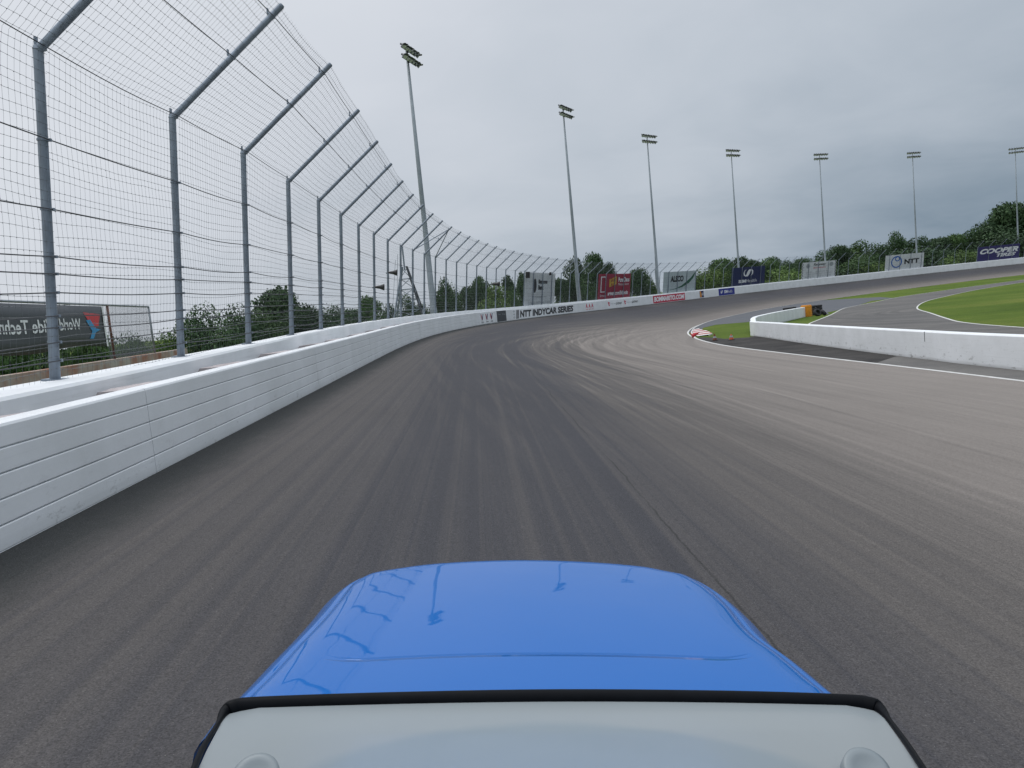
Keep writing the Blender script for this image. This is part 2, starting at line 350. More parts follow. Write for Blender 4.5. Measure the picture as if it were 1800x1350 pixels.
def patch(name, poly, mtl, dz):
    bm = bmesh.new(); vs = [bm.verts.new((x, y, 0)) for x, y in poly]
    es = [bm.edges.new((vs[i], vs[(i + 1) % len(vs)])) for i in range(len(vs))]
    bmesh.ops.triangle_fill(bm, use_beauty=True, edges=es)
    y0 = min(p[1] for p in poly); y1 = max(p[1] for p in poly); y = math.ceil(y0 / 4) * 4
    while y < y1:
        bmesh.ops.bisect_plane(bm, geom=bm.verts[:] + bm.edges[:] + bm.faces[:], plane_co=(0, y, 0), plane_no=(0, 1, 0)); y += 4
    for v in bm.verts: v.co.z = g(v.co.y) + dz
    bmesh.ops.recalc_face_normals(bm, faces=bm.faces)
    if sum(f_.normal.z for f_ in bm.faces) < 0: bmesh.ops.reverse_faces(bm, faces=bm.faces)
    me = bpy.data.meshes.new(name); bm.to_mesh(me); bm.free(); me.materials.append(mtl)
    o = bpy.data.objects.new(name, me); COL.objects.link(o); return tag(o, kind='structure')
def smoothline(pts, n=6):
    """Catmull-Rom through plan points"""
    pts = [Vector((*p[:2], 0)) for p in pts]; q = [pts[0] * 2 - pts[1]] + pts + [pts[-1] * 2 - pts[-2]]; out = []
    for i in range(1, len(q) - 2):
        for k in range(n):
            t = k / n; a, b, c, d = q[i - 1:i + 3]
            out.append(.5 * ((2 * b) + (c - a) * t + (2 * a - 5 * b + 4 * c - d) * t * t + (3 * b - a - 3 * c + d) * t ** 3))
    return out + [pts[-1]]
def line(name, pts, w, dz, mtl=None):
    rows = []
    for i, p in enumerate(pts):
        t = (pts[min(i + 1, len(pts) - 1)] - pts[max(i - 1, 0)]); n = Vector((t.y, -t.x, 0)).normalized() * (w / 2)
        rows.append([Vector((p.x - n.x, p.y - n.y, g(p.y) + dz)), Vector((p.x + n.x, p.y + n.y, g(p.y) + dz))])
    mb = MB(); mb.grid(rows); return tag(mb.build(name, mtl or m_line), kind='structure')
edge = [inner(s) for s in np.arange(-60, 58, 2.)]
patch('shoulder', [(p.x - .3, p.y) for p in edge] + [(14.9, 61), (15.2, 58), (14.9, 54.5), (16.2, 53.2), (17.1, 54.6), (16.2, 44), (14.9, 30), (14.5, 21), (14.6, 0), (15.4, -55)], m_shoulder, .012)
patch('shoulder_patch', [(12.3, 26.9), (14.4, 29.2), (14.3, 21), (14.4, 0), (15.2, -50), (14.4, -50), (12.6, 0), (12.5, 19)], m_patchas, .018)
lane_top = [inner(s, -.4) for s in np.arange(72, 196, 4.)]
patch('pit_exit_lane', [(p.x, p.y) for p in lane_top] + [(72, 152), (68.5, 139), (63.13, 136.24), (51.78, 117.68), (47.54, 111.19), (41, 101), (37.42, 91.14), (39.4, 99.5), (36.5, 97.5), (31, 90), (28.5, 92.5), (24.9, 94.2), (21.6, 87), (18.9, 77)], m_lane, .012)
RL = smoothline([(20.5, 52), (23.2, 60), (25.58, 66.88), (30.32, 76.6), (36.47, 88.85), (47.0, 110.5), (52.38, 119.05), (61.5, 130.5), (70.39, 141.5), (82.2, 151.5), (97.6, 163.6), (119, 177.5), (150, 192), (190, 200)])
RR = smoothline([(185, 186), (150, 179), (128, 171), (108.02, 161.2), (83.8, 140.5), (66.6, 120.8), (55.9, 105.6), (43.45, 83.45), (35.2, 65.5), (29.4, 52.65), (26.8, 46.36), (24.9, 39.5), (23.2, 30), (22.5, 20), (22.3, 0), (22.3, -50)])
patch('infield_road', [(p.x, p.y) for p in RL] + [(p.x, p.y) for p in RR] + [(15.2, -50), (14.7, 0), (14.6, 21), (14.9, 30), (16.0, 42), (17.4, 52)], m_road, .016)
line('road_line', RL[8:], .16, .024); line('infield_line', RR, .16, .024)
line('track_line', [inner(s) for s in np.arange(-60, 240, 2.)], .15, .042)
line('track_line_inner', [inner(s, .33 * min(1, max(0, (s - 54) / 14)) * min(1, max(0, (110 - s) / 30))) for s in np.arange(54, 112, 2.)], .12, .036)
# red and white kerb at the end of the grass wedge
mb = MB(); stripe = 0; s = 60.5
while s < 84:
    mb.cur = stripe % 2; e = min(s + 2.6, 84)
    def kw(q): return .35 + 1.0 * min(1, max(.15, (q - 58) / 5)) * (1 if q < 72 else max(.2, 1 - (q - 72) / 12))
    a, b = inner(s, .42, .05), inner(e, .42, .05); c, d = inner(e, .42 + kw(e), .10), inner(s, .42 + kw(s), .10); c2, d2 = inner(e, .42 + kw(e), -.05), inner(s, .42 + kw(s), -.05)
    mb.add([a, b, c, d], [(0, 1, 2, 3)]); mb.add([d, c, c2, d2], [(0, 1, 2, 3)])
    s = e; stripe += 1
tag(mb.build('kerb', [m_kw, m_red]), kind='structure')

# ------------------------------------------------------------------ barrier, concrete wall, infield wall
def sweep(name, mtl, prof, ss, parent=None, zf=None, auto=35, uvscale=None):
    """profile(list of (offset, height fraction or z function)) swept along the fence line"""
    rows = []; uvs = []
    for s in ss:
        z0, z1 = zf(s); row = []
        for (o, k) in prof: row.append(P(s, o + (-.45 * min(1, max(0, (12.7 - s) / 7.7)) if o < 0 else 0), z0 + (z1 - z0) * k)); uvs.append((s, k))
        rows.append(row)
    mb = MB(); mb.grid(rows, closed=True); n = len(prof)
    mb.add(rows[0], [tuple(range(n))]); mb.add(rows[-1], [tuple(range(n))[::-1]])
    uvs += [(ss[0], k) for _, k in prof] + [(ss[-1], k) for _, k in prof]
    return mb.build(name, mtl, parent, uv=uvs, auto=auto)
prof = [(SO - .30, 0.0)]
prof = []
NT = 5
for i in range(NT):
    a, b = i / NT, (i + 1) / NT; e = .010; d = .020
    prof += [(SO - d, a + .002), (SO - .004, a + e * .45), (SO, a + e * 1.3), (SO, b - e * 1.3), (SO - .004, b - e * .45), (SO - d, b - .002)]
prof[0] = (SO - .002, 0.0); prof[-1] = (SO - .03, 1.0); prof[-2] = (SO - .010, 1 - .008); prof[-3] = (SO, 1 - .03)
prof += [(SO - .27, 1.0), (SO - .30, .98), (SO - .30, 0.0)]
barrier = empty('crash_barrier', Matrix.Translation(P(3, SO, zb(3)))); tag(barrier, 'long white steel crash barrier with four horizontal grooves along the outside of the track', 'barrier')
Bi = barrier.matrix_basis.inverted()
def into(o, root): o.matrix_parent_inverse = root.matrix_basis.inverted(); return o
s = -23.6 - 17.6 * 2
seams = []
a = 3.2
while a > -58: a -= 8.8
while a < 395:
    b = a + 8.8
    n = 9 if a < 60 else 5
    into(sweep('barrier_panel', m_safer, prof, list(np.linspace(a + .006, b - .006, n)), barrier, lambda q: (zb(q), zt(q)), auto=9), barrier); a = b
cw = [(-.28, 0.0), (-.28, .97), (-.25, 1.0), (.42, 1.0), (.45, .97), (.45, 0.0)]
wall = sweep('retaining_wall', m_conc, cw, list(np.arange(-58, 396, 1.5)), None, lambda q: (zb(q) - .3, ct(q)))
tag(wall, 'white painted concrete wall carrying the catch fence behind the crash barrier', 'wall')
# small welded plate on the wall and foam blocks in the gap
for s in [-1.2, 1.9, 5.0, 8.5, 12.2, 16.0, 19.6, 24.0, 28.4, 32.8, 37.2, 41.6, 46.0, 50.4, 54.8, 59.2, 63.6]:
    ln = .42 + .1 * random.random(); top = zt(s) - .05 - .03 * random.random()
    mb = MB(); rows = []
    for k in range(7):
        q = s - ln + 2 * ln * k / 6; j = lambda a=.012: random.uniform(-a, a)
        rows.append([P(q, .50 + j(), zb(s) + .01), P(q, .50 + j(), top - .05 + j()), P(q, .54 + j(), top + j()), P(q, .9 + j(), top + .012 + j(.02)), P(q, 1.26 + j(), top + j()), P(q, 1.30 + j(), top - .05 + j()), P(q, 1.30 + j(), zb(s) + .01)])
    mb.grid(rows); mb.add(rows[0], [tuple(range(7))]); mb.add(rows[-1], [tuple(range(7))[::-1]])
    names = {-1.2: 'worn pinkish foam block in the wall gap, just off the left picture edge', 1.9: 'nearest worn pinkish foam block in the gap at the far left', 5.0: 'foam block with torn white top beside the first barrier seam', 8.5: 'foam block in the wall gap between the second and third fence posts', 12.2: 'foam block in the gap beside the third fence post'}
    o = mb.build('foam_block', m_foam)
    tag(o, names.get(s, 'small grey foam block wedged in the gap behind the white barrier farther along'), 'foam block', 'foam blocks wedged behind the crash barrier')
mb = MB(); pp = P(3.05, .47, zt(3) - .17); x_, y_, h_ = fpt(3.05); ax = (Vector((math.cos(h_), -math.sin(h_), 0)), Vector((math.sin(h_), math.cos(h_), 0)), Vector((0, 0, 1)))
mb.add([pp, pp + ax[1] * .14 + ax[2] * .03, pp + ax[1] * .16 + ax[0] * .09 - ax[2] * .02, pp + ax[0] * .10 - ax[2] * .05, pp + ax[1] * .05 - ax[2] * .06], [(0, 1, 2, 3), (0, 3, 4), (0, 4, 1)])
tag(mb.build('wall_bracket', m_lt), 'small bent white plate sticking out of the concrete wall near the first post', 'bracket')
# infield wall
def hairpin():
    base = smoothline([(15.6, -52), (14.75, 0), (14.2, 21.5), (14.30, 27.05), (14.70, 33.4), (15.5, 42.1), (16.6, 51.2), (16.95, 54.3)], 6)
    back = smoothline([(17.35, 56.2), (19.4, 62.5), (23.2, 71), (27.2, 79), (31.0, 86), (34.2, 91.3)], 5)
    c = base + [Vector((17.0, 55.2, 0)), Vector((17.12, 55.7, 0))] + back
    rows = []; uvs = []; L = 0
    for i, p in enumerate(c):
        t = (c[min(i + 1, len(c) - 1)] - c[max(i - 1, 0)]); n = Vector((t.y, -t.x, 0)).normalized()
        if i: L += (p - c[i - 1]).length
        z = g(p.y); hh = .98 + .17 * min(1, max(0, (p.y - 54) / 10)); w = .38
        q = [(0, -.05), (0, hh - .03), (.03, hh), (w - .03, hh), (w, hh - .03), (w, -.05)]
        rows.append([Vector((p.x + n.x * a, p.y + n.y * a, z + b)) for a, b in q]); uvs += [(L, b) for _, b in q]
    mb = MB(); mb.grid(rows, closed=True); mb.add(rows[-1], [tuple(range(6))]); uvs += [(L, b) for _, b in q]
    return mb.build('infield_wall', m_iwall, uv=uvs, auto=40)
iw = tag(hairpin(), 'low white concrete wall with black scuffs bending back around the grass at the right', 'wall')
mb = MB(); mb.box((14.30, 27.05, g(27) + .80), (.006, .014, .17)); mb.box((33.4, 89.5, g(89) + .55), (.02, .03, .28)); mb.build('wall_joint', m_char, iw)

# ------------------------------------------------------------------ catch fence
HP = 4.2; ARM = 2.75; SPC = 4.22
fence = empty('catch_fence', Matrix.Translation(P(4, 0, zt(4)))); tag(fence, 'tall galvanised catch fence with cables, wire mesh and inward leaning arms on the outside wall', 'fence')
def doff(s): return -.45 * min(1, max(0, (12.7 - s) / 7.7))
def tiltf(s): return R(5.6 + 2.6 * min(1, max(0, (s - 30) / 90)))
def frame(s):
    """post frame: x inward, y along the track, z up the post"""
    x, y, h = fpt(s); n = Vector((math.cos(h), -math.sin(h), 0)); t = Vector((math.sin(h), math.cos(h), 0)); a = tiltf(s)
    z = Vector((0, 0, 1)) * math.cos(a) + n * math.sin(a); xx = n * math.cos(a) - Vector((0, 0, 1)) * math.sin(a)
    m = Matrix((xx, t, z)).transposed().to_4x4(); m.translation = P(s, .05 + doff(s), ct(s) - .004); return m
CAB = [.26, .5, .69, .84, 1.14, 1.38, 1.6, 2.2, 3.07]
mb = MB(); mb.tube([(0, 0, -.02), (0, 0, 1.2), (0, 0, HP)], [.066, .062, .060], 12)
mb.box((0, 0, .01), (.12, .12, .012))
for c in CAB:
    mb.tube([(0, 0, c - .012), (0, 0, c + .012)], .072, 12); mb.box((.085, 0, c), (.02, .02, .018))
mb.tube([(0, 0, HP - .02), (0, 0, HP + .03)], [.066, .05], 12)
post0 = mb.build('post', m_galv2, fence, auto=40)
ca = math.cos(R(45))
mb = MB(); A = Vector((ca, 0, ca)); st = Vector((.0, 0, HP - .03))
mb.tube([st, st + A * (ARM - .03), st + A * ARM], [.055, .055, .040], 12)
for c in (.0, .52 * ARM, .88 * ARM): mb.tube([st + A * (c + .05), st + A * (c + .08)], .066, 12); mb.box(st + A * (c + .065) + Vector((-.07, 0, .07)), (.012, .03, .05))
arm0 = mb.build('arm', m_galv2, post0, auto=40)
FI = fence.matrix_basis.inverted()
posts = [-15.4, -11.3, -7.2, -3.1, 1.2, 5.35, 9.2] + [12.75 + SPC * k for k in range(0, 82)]
first = True
for s in posts:
    if first: p_, a_ = post0, arm0; first = False
    else:
        p_ = post0.copy(); COL.objects.link(p_); p_.parent = fence; a_ = arm0.copy(); COL.objects.link(a_); a_.parent = p_
    p_.matrix_basis = FI @ frame(s)
def F(s, hgt, off=0.0):
    """point on the fence surface at height hgt measured up the post and on along the arm"""
    m = frame(s)
    if hgt <= HP: q = Vector((off, 0, hgt))
    else: e = hgt - HP; q = Vector((off + ca * e, 0, HP + ca * e + .0))
    return m @ q
HT = HP + ARM
def linegeo(P0, rad):
    """P0: (n_lines, m, 3) polylines -> triangular tubes"""
    n, m, _ = P0.shape; T = np.gradient(P0, axis=1); T /= np.linalg.norm(T, axis=2, keepdims=True) + 1e-9
    ref = np.where(abs(T[..., 2:3]) > .8, np.array([1., 0, 0]), np.array([0, 0, 1.])); A_ = np.cross(T, ref); A_ /= np.linalg.norm(A_, axis=2, keepdims=True); B_ = np.cross(T, A_)
    V = np.stack([P0 + rad * (A_ * math.cos(q) + B_ * math.sin(q)) for q in (0, 2.094, 4.189)], 2)   # n,m,3,3
    V = V.reshape(-1, 3); base = (np.arange(n)[:, None, None] * m + np.arange(m - 1)[None, :, None]) * 3; k = np.arange(3)[None, None, :]; k2 = (k + 1) % 3
    Fc = np.stack([base + k, base + k2, base + 3 + k2, base + 3 + k], -1).reshape(-1, 4); return V, Fc
def fast_mesh(name, V, Fc, mtl, parent=None, smooth=False):
    me = bpy.data.meshes.new(name); me.vertices.add(len(V)); me.vertices.foreach_set('co', V.astype(np.float32).ravel())
    k = Fc.shape[1]; me.loops.add(Fc.size); me.loops.foreach_set('vertex_index', Fc.astype(np.int32).ravel())
    me.polygons.add(len(Fc)); me.polygons.foreach_set('loop_start', np.arange(0, Fc.size, k, dtype=np.int32)); me.polygons.foreach_set('loop_total', np.full(len(Fc), k, np.int32))
    if smooth: me.polygons.foreach_set('use_smooth', [True] * len(Fc))
    me.materials.append(mtl); me.update(calc_edges=True)
    o = bpy.data.objects.new(name, me); COL.objects.link(o)
    if parent: o.parent = parent
    return o
def bay(sa, sb, i):
    near_ = sa < 60; mid = sa < 150
    nv = 32 if mid else 13; nh = 52 if mid else 24; mv = 40 if near_ else 14; mh = 10 if near_ else 4
    hs = np.linspace(.03, HT - .12, nh)
    # corner grid of the bay, bilinear in s, sampled in height
    hh = np.linspace(.0, HT - .05, 60); La = np.array([F(sa, q, .075) for q in hh]); Lb = np.array([F(sb, q, .075) for q in hh])
    sg = rng.normal(0, 1, 4)
    def surf(u, q):
        a = np.stack([np.interp(q, hh, La[:, k]) for k in range(3)], -1); b = np.stack([np.interp(q, hh, Lb[:, k]) for k in range(3)], -1)
        p = a * (1 - u[..., None]) + b * u[..., None]
        d = (Lb[0] - La[0]) / np.linalg.norm(Lb[0] - La[0])
        w = .030 * np.sin(q * 2.1 + sg[0] * 3) + .018 * np.sin(q * 5.3 + sg[1] * 3 + u * 2)
        v = .045 * np.sin(q * 1.3 + sg[2] * 3) * np.sin(u * 3.14159) + .022 * np.sin(q * 4.3 + u * 5 + sg[3] * 2) - .03 * np.sin(u * 3.14159)
        p = p + d * w[..., None]; p[..., 2] += v * .8
        return p
    us = (np.arange(nv) + .5) / nv; q = np.linspace(.02, HT - .10, mv)
    V1, F1 = linegeo(surf(np.repeat(us[:, None], mv, 1) + rng.normal(0, .002, (nv, 1)), np.repeat(q[None], nv, 0)), .0016 if near_ else .0018)
    uu = np.linspace(0, 1, mh); hq = hs + rng.normal(0, .012, nh)
    V2, F2 = linegeo(surf(np.repeat(uu[None], nh, 0), np.repeat(hq[:, None], mh, 1) + (rng.normal(0, .005, (nh, mh)) if near_ else 0)), .0026 if near_ else .0030)
    Vs, Fs = [V1, V2], [F1, F2 + len(V1)]; nb = len(V1) + len(V2)
    if sa < 34:                              # knots where the wires are tied
        U, Q = np.meshgrid(us, hq); c = surf(U, Q).reshape(-1, 3); r_ = .007
        o8 = np.array([[1, 0, 0], [0, 1, 0], [-1, 0, 0], [0, -1, 0], [0, 0, 1], [0, 0, -1]]) * r_ * np.array([1.2, 1.2, .9])
        V3 = (c[:, None] + o8[None]).reshape(-1, 3); t8 = np.array([[0, 1, 4, 4], [1, 2, 4, 4], [2, 3, 4, 4], [3, 0, 4, 4], [1, 0, 5, 5], [2, 1, 5, 5], [3, 2, 5, 5], [0, 3, 5, 5]])
        t8 = np.array([[0, 1, 4, 3], [0, 3, 5, 1], [2, 3, 4, 1], [2, 1, 5, 3]])
        F3 = (np.arange(len(c))[:, None, None] * 6 + t8[None]).reshape(-1, 4) + nb
        Vs.append(V3); Fs.append(F3)
    o = fast_mesh('wire_mesh', np.concatenate(Vs), np.concatenate(Fs), m_wire, fence); into(o, fence)
for i in range(len(posts) - 1): bay(posts[i], posts[i + 1], i)
# cables run the length of the fence, wandering a little and sagging between posts
for c in CAB + [HP + .02, HP + .52 * ARM, HP + .88 * ARM]:
    pts = []
    for i in range(len(posts) - 1):
        sa, sb = posts[i], posts[i + 1]; a = F(sa, c, .088); b = F(sb, c, .088); sag = random.uniform(.01, .05); k_ = 6 if sa < 80 else 2
        for k in range(k_):
            q = k / k_; p = a.lerp(b, q); p.z -= sag * math.sin(math.pi * q); pts.append(p)
    pts.append(b); mb = MB(); mb.tube(pts, .0085 if c < 4 else .0075, 5); into(mb.build('cable', m_cable, fence, smooth=True), fence)
# bracing pipes on two bays
def pk(px): return min(posts, key=lambda q: abs(q - px))
mb = MB(); mid = 52.5; mid = pk(mid); i = posts.index(mid); tip = F(mid, HP + .88 * ARM, -.0)
mb.tube([tip, F(posts[i - 1], HP, 0)], .032, 8); mb.tube([tip, F(posts[i + 1], HP, 0)], .032, 8); into(mb.build('brace', m_galv2, fence, smooth=True), fence)
mid = pk(279.5); i = posts.index(mid); mb = MB(); tip = F(mid, 2.6, 0); mb.tube([F(posts[i - 1], .1, 0), tip, F(mid + .9, 2.3, 0)], .035, 8); into(mb.build('brace', m_galv2, fence, smooth=True), fence)

# ------------------------------------------------------------------ lettering helpers
def text2d(s, bold=0.0, shear=0.0):
    cu = bpy.data.curves.new('t', 'FONT'); cu.body = s; cu.size = 1; cu.resolution_u = 3; cu.offset = bold; cu.shear = shear; cu.fill_mode = 'FRONT'
    o = bpy.data.objects.new('t', cu); COL.objects.link(o); bpy.context.view_layer.update()
    me = o.to_mesh(); vs = np.array([v.co[:2] for v in me.vertices]); fs = [tuple(p.vertices) for p in me.polygons]
    o.to_mesh_clear(); bpy.data.objects.remove(o); bpy.data.curves.remove(cu)
    mn, mx_ = vs.min(0), vs.max(0); return (vs - mn) / (mx_ - mn), fs
def put(mb, shape, x0, x1, y0, y1, fn, flip=False):
    vs, fs = shape; u = 1 - vs[:, 0] if flip else vs[:, 0]
    mb.add([fn(x0 + a * (x1 - x0), y0 + b * (y1 - y0)) for a, b in zip(u, vs[:, 1])], fs)
def quad(nx=1): 
    vs = np.array([(i / nx, j) for j in (0, 1) for i in range(nx + 1)], float); return vs, [(i, i + 1, nx + 2 + i, nx + 1 + i) for i in range(nx)]
def ring(r=.62, n=28, a0=0, a1=2 * math.pi, cx=.5, cy=.5, R1=.5):
    vs = []; 
    for k in range(n + 1):
        q = a0 + (a1 - a0) * k / n; vs += [(cx + R1 * math.cos(q), cy + R1 * math.sin(q)), (cx + R1 * r * math.cos(q), cy + R1 * r * math.sin(q))]
    return np.array(vs), [(2 * k, 2 * k + 2, 2 * k + 3, 2 * k + 1) for k in range(n)]
def band(pts, ws):
    vs = []
    for i, (p, w) in enumerate(zip(pts, ws)):
        a = pts[max(i - 1, 0)]; b = pts[min(i + 1, len(pts) - 1)]; d = math.hypot(b[0] - a[0], b[1] - a[1]); n = (-(b[1] - a[1]) / d, (b[0] - a[0]) / d)
        vs += [(p[0] + n[0] * w, p[1] + n[1] * w), (p[0] - n[0] * w, p[1] - n[1] * w)]
    return np.array(vs), [(2 * i, 2 * i + 2, 2 * i + 3, 2 * i + 1) for i in range(len(pts) - 1)]
def poly(p): return np.array(p, float), [tuple(range(len(p)))]
def curve_s(x0, y0, w, h, n=14, flip=1):
    return [(x0 + w * (k / n), y0 + h * (.5 + flip * .5 * math.sin(-math.pi / 2 + math.pi * k / n)) ) for k in range(n + 1)]

# ------------------------------------------------------------------ advertising boards hung behind the fence
def board(s0, s1, mtl, label, items, h0=.0, h1=HP - .05, frame_m=None):
    """items: (material, [(shape, x0,x1,y0,y1)...]); x,y in 0..1 of the board"""
    root = empty('billboard', frame((s0 + s1) / 2)); tag(root, label, 'billboard', 'advertising boards hung on the catch fence'); inv = root.matrix_basis.inverted()
    def fn(off):
        return lambda u, v: inv @ F(s0 + (s1 - s0) * u, h0 + (h1 - h0) * v, off)
    mb = MB(); n = 10; f0, f1 = fn(-.13), fn(-.17)
    fr = [[f0(i / n, 0), f0(i / n, 1)] for i in range(n + 1)]; bk = [[f1(i / n, 0), f1(i / n, 1)] for i in range(n + 1)]
    rows = [[a[0], a[1], b[1], b[0]] for a, b in zip(fr, bk)]; mb.grid(rows, closed=True); mb.add(rows[0], [(0, 1, 2, 3)]); mb.add(rows[-1], [(3, 2, 1, 0)])
    mb.build('panel', mtl, root)
    lf = fn(-.115); lf2 = fn(-.100)
    for nm, mt, shapes, *ly in items:
        for grp in ([[q] for q in shapes] if 'lettering' in nm and len(shapes) < 5 else [shapes]):
            mb = MB()
            for sh, a, b, c, d in grp: put(mb, sh, a, b, c, d, lf2 if ly else lf)
            mb.build(nm, mt, root)
    return root
T = text2d
board(93.8, 107.5, m_white, 'white bank billboard with a tall dark emblem, leftmost board behind the fence', [
    ('emblem', m_ink, [(ring(.45, 24), .27, .38, .38, .82), (poly([(0, 0), (1, .2), (1, .9), (0, .7)]), .30, .36, .38, .80)]),
    ('lettering', m_ink, [(T('Simmons', .055), .44, .74, .66, .80), (T('Bank', .055), .44, .62, .47, .62)]),
    ('small_lettering', m_grey, [(T('simmonsbank.com'), .25, .72, .22, .29), (T('COMMUNITY PARTNER', .01), .12, .85, .02, .10)])])
board(127.8, 142.8, m_bred, 'dark red furniture store billboard with a yellow tilted logo and white lettering', [
    ('logo_frame', m_lt, [(poly([(0, 0), (1, 0), (1, 1), (0, 1)]), .07, .235, .27, .90)]),
    ('logo_inset', m_bred, [(poly([(0, 0), (1, 0), (1, 1), (0, 1)]), .095, .21, .31, .86)], 1),
    ('yellow_logo', m_yel, [(poly([(0, .1), (1, .32), (1, 1), (0, .74)]), .34, .56, .42, .90)]),
    ('lettering', m_lt, [(T('PuraCleus', .04), .62, .96, .66, .86), (T('Mattress Store', .0), .62, .95, .52, .62), (T('artvan.com/StLouis', .04), .30, .93, .13, .30), (T('furniture', .0), .06, .25, .10, .19)]),
    ('logo_lettering', m_lt, [(T('Art', .01), .11, .20, .60, .80), (T('Van', .01), .11, .20, .36, .56)], 1, 1),
    ('yellow_lettering', m_bred, [(T('SAVE', .02, .2), .37, .54, .66, .82), (T('BIG', .02, .2), .38, .52, .52, .62)], 1)])
sw = [(0.0, .02), (.25, .06), (.5, .18), (.72, .40), (.88, .66), (1.0, 1.0)]
board(158.3, 173.4, m_pale, 'pale billboard with a long green swoosh and dark company name', [
    ('swoosh', m_green, [(band(sw, [.004, .02, .045, .07, .05, .01]), .18, .97, .12, .92)]),
    ('lettering', m_ink, [(T('ALSCO', .055), .22, .62, .50, .80)]), ('small_lettering', m_grey, [(T('linen and uniform services'), .22, .60, .41, .46)])])
wave = [(.30, .98), (.12, .80), (.04, .50), (.10, .18), (.26, .06), (.40, .22), (.50, .60), (.62, .92), (.74, .97)]
wave2 = [(.30, .03), (.44, .06), (.56, .40), (.66, .80), (.82, .92), (.95, .75), (.98, .45), (.88, .15), (.72, .02)]
board(189.8, 204.7, m_navy, 'navy blue health billboard with a white wave emblem', [
    ('emblem', m_lt, [(band(wave, [.005, .03, .05, .07, .09, .10, .10, .06, .01]), .36, .64, .48, .88), (band(wave2, [.01, .06, .10, .10, .09, .07, .05, .03, .005]), .36, .64, .48, .88)]),
    ('lettering', m_lt, [(T('SSM', .055), .22, .44, .14, .32)]), ('light_lettering', m_lt, [(T('Health', -.005), .45, .76, .14, .32)])])
sh = []
for r_ in range(3):
    for c_ in range(8):
        if (r_ * 8 + c_) % 5 != 3: sh.append((T(random.choice(['RACE', 'OIL', 'AUTO', 'TOOL', 'FUEL', 'MOTOR', 'PARTS']), .01), .12 + c_ * .098, .12 + c_ * .098 + .075, .08 + r_ * .15, .14 + r_ * .15))
chk = []
for k in range(12):
    for j in range(2):
        if (k + j) % 2: chk += [(quad(), j * .018, j * .018 + .018, k / 12, (k + 1) / 12), (quad(), .964 + j * .018, .982 + j * .018, k / 12, (k + 1) / 12)]
board(221.0, 235.6, m_white, 'white sponsor board of many small logos between checkered side strips', [
    ('checker_strip', m_ink, chk), ('sponsor_lettering', m_grey, sh),
    ('emblem', m_grey, [(ring(.5, 6), .12, .24, .62, .92), (poly([(.5, 0), (1, .5), (.5, 1), (0, .5)]), .15, .21, .68, .86), (ring(.5, 6), .80, .92, .66, .94), (poly([(.5, 0), (1, .5), (.5, 1), (0, .5)]), .83, .89, .72, .88)]),
    ('title_lettering', m_ink, [(T('Raceway', .02, .3), .34, .70, .72, .92)]), ('red_lettering', m_sred, [(T('MOTORSPORTS', .02), .34, .70, .60, .67)])])
board(256.0, 271.2, m_white, 'white telecom billboard with a blue looped ring emblem', [
    ('emblem', m_lblue, [(ring(.80, 36), .15, .44, .14, .92), (ring(.62, 24), .25, .38, .56, .90)]),
    ('lettering', m_ink, [(T('NTT', .05), .50, .88, .34, .66)])])
board(291.6, 306.6, m_purple, 'deep violet tyre billboard with white slanted lettering at the far right', [
    ('lettering', m_lt, [(T('COOPER', .05, .35), .05, .97, .48, .84), (T('TIRES', .045, .35), .46, .92, .20, .44)])])
mb = MB(); root = empty('chevron_board', frame(217.5))

bpy.data.objects.remove(root)

# ------------------------------------------------------------------ panels on the face of the barrier
def on_wall(s0, s1, k0, k1, off): return lambda u, v: P(s0 + (s1 - s0) * u, SO + off, zb(s0 + (s1 - s0) * u) * (1 - (k0 + (k1 - k0) * v)) + zt(s0 + (s1 - s0) * u) * (k0 + (k1 - k0) * v))
def advert(s0, s1, mtl, label, items, k0=.04, k1=.96):
    root = empty('advert_panel', Matrix.Translation(P((s0 + s1) / 2, SO, zb(s0)))); tag(root, label, 'advert', 'adverts stuck on the barrier face'); iv = root.matrix_basis.inverted()
    def fn(off):
        q = on_wall(s0, s1, k0, k1, off); return lambda u, v: iv @ q(u, v)
    mb = MB(); n = 8; f0, f1 = fn(.012), fn(.002); rows = [[f0(i / n, 0), f0(i / n, 1), f1(i / n, 1), f1(i / n, 0)] for i in range(n + 1)]
    mb.grid(rows, closed=True); mb.add(rows[0], [(0, 1, 2, 3)]); mb.add(rows[-1], [(3, 2, 1, 0)]); mb.build('backing', mtl, root)
    for i, (nm, mt, shapes, *ly) in enumerate(items):
        f_ = fn(.020 + .006 * i)
        for grp in ([[q] for q in shapes] if nm in ('lettering', 'small_lettering', 'red_stroke') and len(shapes) < 5 else [shapes]):
            mb = MB()
            for s_, a, b, c, d in grp: put(mb, s_, a, b, c, d, f_)
            mb.build(nm, mt, root)
m_bw = m_lt
V3 = [(T('V', .03), .10 + .3 * k, .10 + .3 * k + .17, .32, .85) for k in range(3)]
advert(65.3, 72.6, m_bw, 'white panel with three large letters V, first advert on the curving barrier', [
    *[('letter', m_navy, [v_]) for v_ in V3], ('red_stroke', m_coral, [(poly([(0, 1), (.35, 1), (.7, 0), (.5, 0)]), .10 + .3 * k, .10 + .3 * k + .10, .34, .83) for k in range(3)]), ('small_lettering', m_ink, [(T('VVV', .03), .10 + .3 * k, .10 + .3 * k + .16, .10, .20) for k in range(3)])])
advert(73.7, 78.1, m_char, 'small charcoal square panel right of the three letter panel', [('lettering', m_grey, [(T('Toyo', .01), .12, .42, .6, .72), (T('Tires', .01), .55, .90, .6, .72)])])
